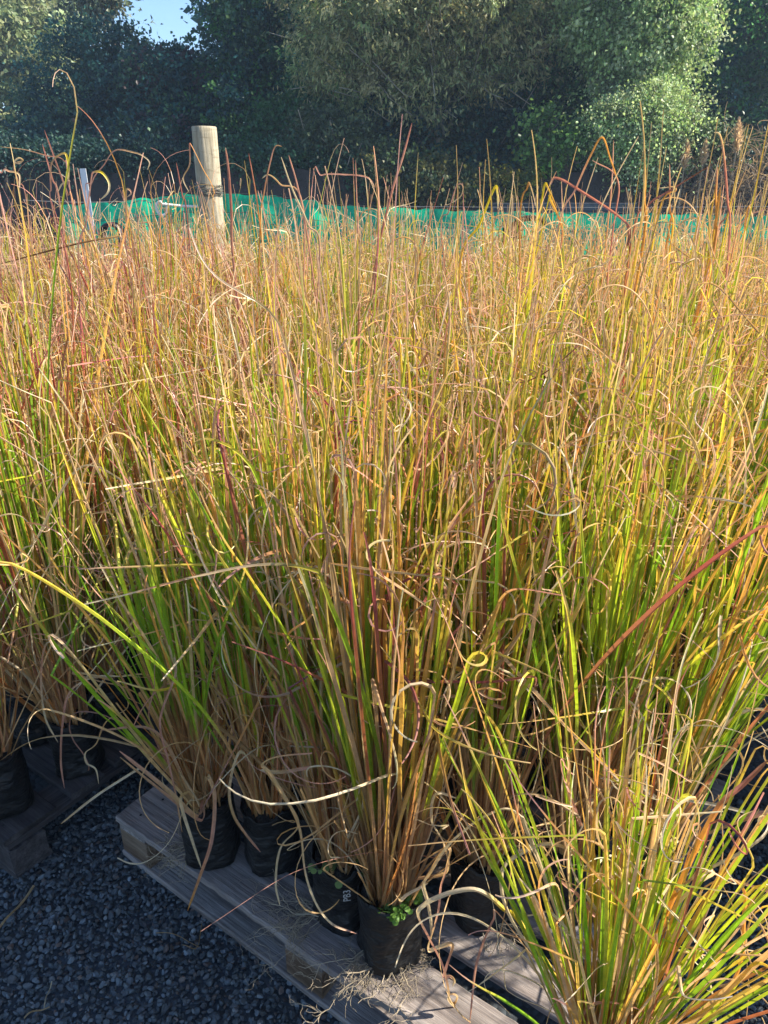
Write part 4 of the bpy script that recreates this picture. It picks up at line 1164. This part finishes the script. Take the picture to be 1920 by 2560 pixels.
# backing forest, deeper and larger leaved
for q, (px, Yb, lab) in enumerate([(300, 19, 'dark shaded tree at the back, below and left of the sky gap'), (900, 19, 'dark shaded tree at the back, behind the tall dense tree'), (1080, 18.5, 'dark shaded tree at the back, behind the willow-leaved tree'),
                        (1450, 18.5, 'dark shaded tree at the back, behind the vine-covered tree'), (1900, 19, 'dark shaded tree at the back, behind the large right-hand tree')]):
    r = np.random.default_rng(60 + q); p = at(px, 300, Y=Yb)
    tops = 5.2 if px > 500 else 1.9
    wsp = (1.3 if px == 900 else 2.2) if px > 500 else 1.2
    lb = [(p[0] + r.uniform(-wsp, wsp), Yb + r.uniform(-.8, .8), zz, 1.7) for zz in np.linspace(.9, tops, 6 if px > 500 else 4) for _ in range(2)]
    if px > 500: lb += [(p[0] + r.uniform(-1.5, 1.5), Yb, 6.5 + _, 1.9) for _ in range(2)]
    tree('forest_tree', lab, [], px, Yb, 900, 30, (.20, .09), DK, .25, 70 + q, group='dark trees in the back row', extra=lb, clump_r=.5)

# dry tangle and plumes on the right
r = np.random.default_rng(91); mb = MB()
n = 900; cx = at(1800, 450, Y=10.7)
k = 14; P0 = np.stack([at(1640, 450, Y=10.7)[0] + r.uniform(0, 2.6, n), 10.75 + r.normal(0, .12, n), r.uniform(.9, 2.12, n)], 1)
P0[:, 2] -= np.clip((at(1740, 450, Y=10.7)[0] - P0[:, 0]), 0, 1) * .7
d = norm(r.normal(0, 1, (n, 3)) + [0, -.3, .3]); P = [P0]; p = P0; ax = norm(r.normal(0, 1, (n, 3)))
for q in range(k):
    d = rot(d, ax, r.uniform(.05, .35, n)); d[:, 2] -= .14; d = norm(d); p = p + d * .045; P.append(p)
P = np.stack(P, 1); C = np.clip(np.array([.38, .29, .21]) * r.uniform(.4, 1.3, (n, 1)), 0, .8)
base = np.array([cx[0], 10.75, 0])
ribbons(mb, P - base, np.full((n, k + 1), .005), norm(r.normal(0, 1, (n, 3))), np.zeros((n, k + 1)), np.repeat(C[:, None], k + 1, 1), .3)
o = mb.build('dry_vine_tangle', M_dry); o.location = base; tag(o, 'brown tangle of dead vines heaped on the windbreak at the right edge', 'dead vines')

def plume(px, pyt, pyb, wd, seed, lab, Y=10.4):
    r = np.random.default_rng(seed); a_, b_ = at(px, pyt, Y=Y), at(px - 8, pyb, Y=Y)
    x0 = b_[0]; t = empty('plume_grass', (x0, Y, 0)); tag(t, lab, 'grass plume', 'dry seed plumes above the dead vines')
    h = a_[2]; top_ = np.array([a_[0] - x0, 0, h]); bot = np.array([0, 0, b_[2]])
    mb = MB(); tube(mb, spline(np.array([[0, 0, 0], bot * .6, bot, (bot + top_) / 2 + [.01, 0, 0], top_]), 6), .008, 6, (.36, .27, .18)); mb.build('stalk', M_root, t)
    mb = MB(); n = 420; f = r.random(n) ** .8
    mid = bot + (top_ - bot) * f[:, None]
    w_ = wd * np.sin(np.pi * np.clip(f, .02, .98) ** .6) + .01
    off = norm(r.normal(0, 1, (n, 3))) * (w_ * r.random(n) ** .5)[:, None]
    P = np.stack([mid - [0, 0, .03], mid + off * .6, mid + off + [0, 0, .02]], 1)
    ribbons(mb, P, np.tile([.005, .008, .003], (n, 1)), norm(r.normal(0, 1, (n, 3))), np.zeros((n, 3)), np.tile(np.array([.70, .54, .38]) * r.uniform(.7, 1.2), (n, 3, 1)), .2)
    mb.build('seed_head', M_dry, t)
plume(1848, 295, 378, .095, 1, 'tallest tan seed plume, standing alone above the dead vines at the right')
plume(1718, 352, 420, .08, 2, 'leftmost tan seed plume, leaning beside the vine thicket')
plume(1765, 350, 410, .06, 3, 'slim tan seed plume in the middle of the three above the dead vines')

# ------------------------------------------------------------------ thin blue haze, added to lift the dark trees in place of glare
mb = MB(); box(mb, (-62, -22, -1.2), (62, 102, 12.0))
hz = bpy.data.materials.new('haze_air'); hz.use_nodes = True; nt = hz.node_tree; nt.nodes.clear()
out = nt.nodes.new('ShaderNodeOutputMaterial'); pv = nt.nodes.new('ShaderNodeVolumePrincipled')
pv.inputs['Color'].default_value = (.55, .74, 1.0, 1); pv.inputs['Density'].default_value = 0.0027; pv.inputs['Anisotropy'].default_value = 0.2
nt.links.new(pv.outputs[0], out.inputs['Volume'])
o = mb.build('haze', hz); tag(o, kind='stuff')
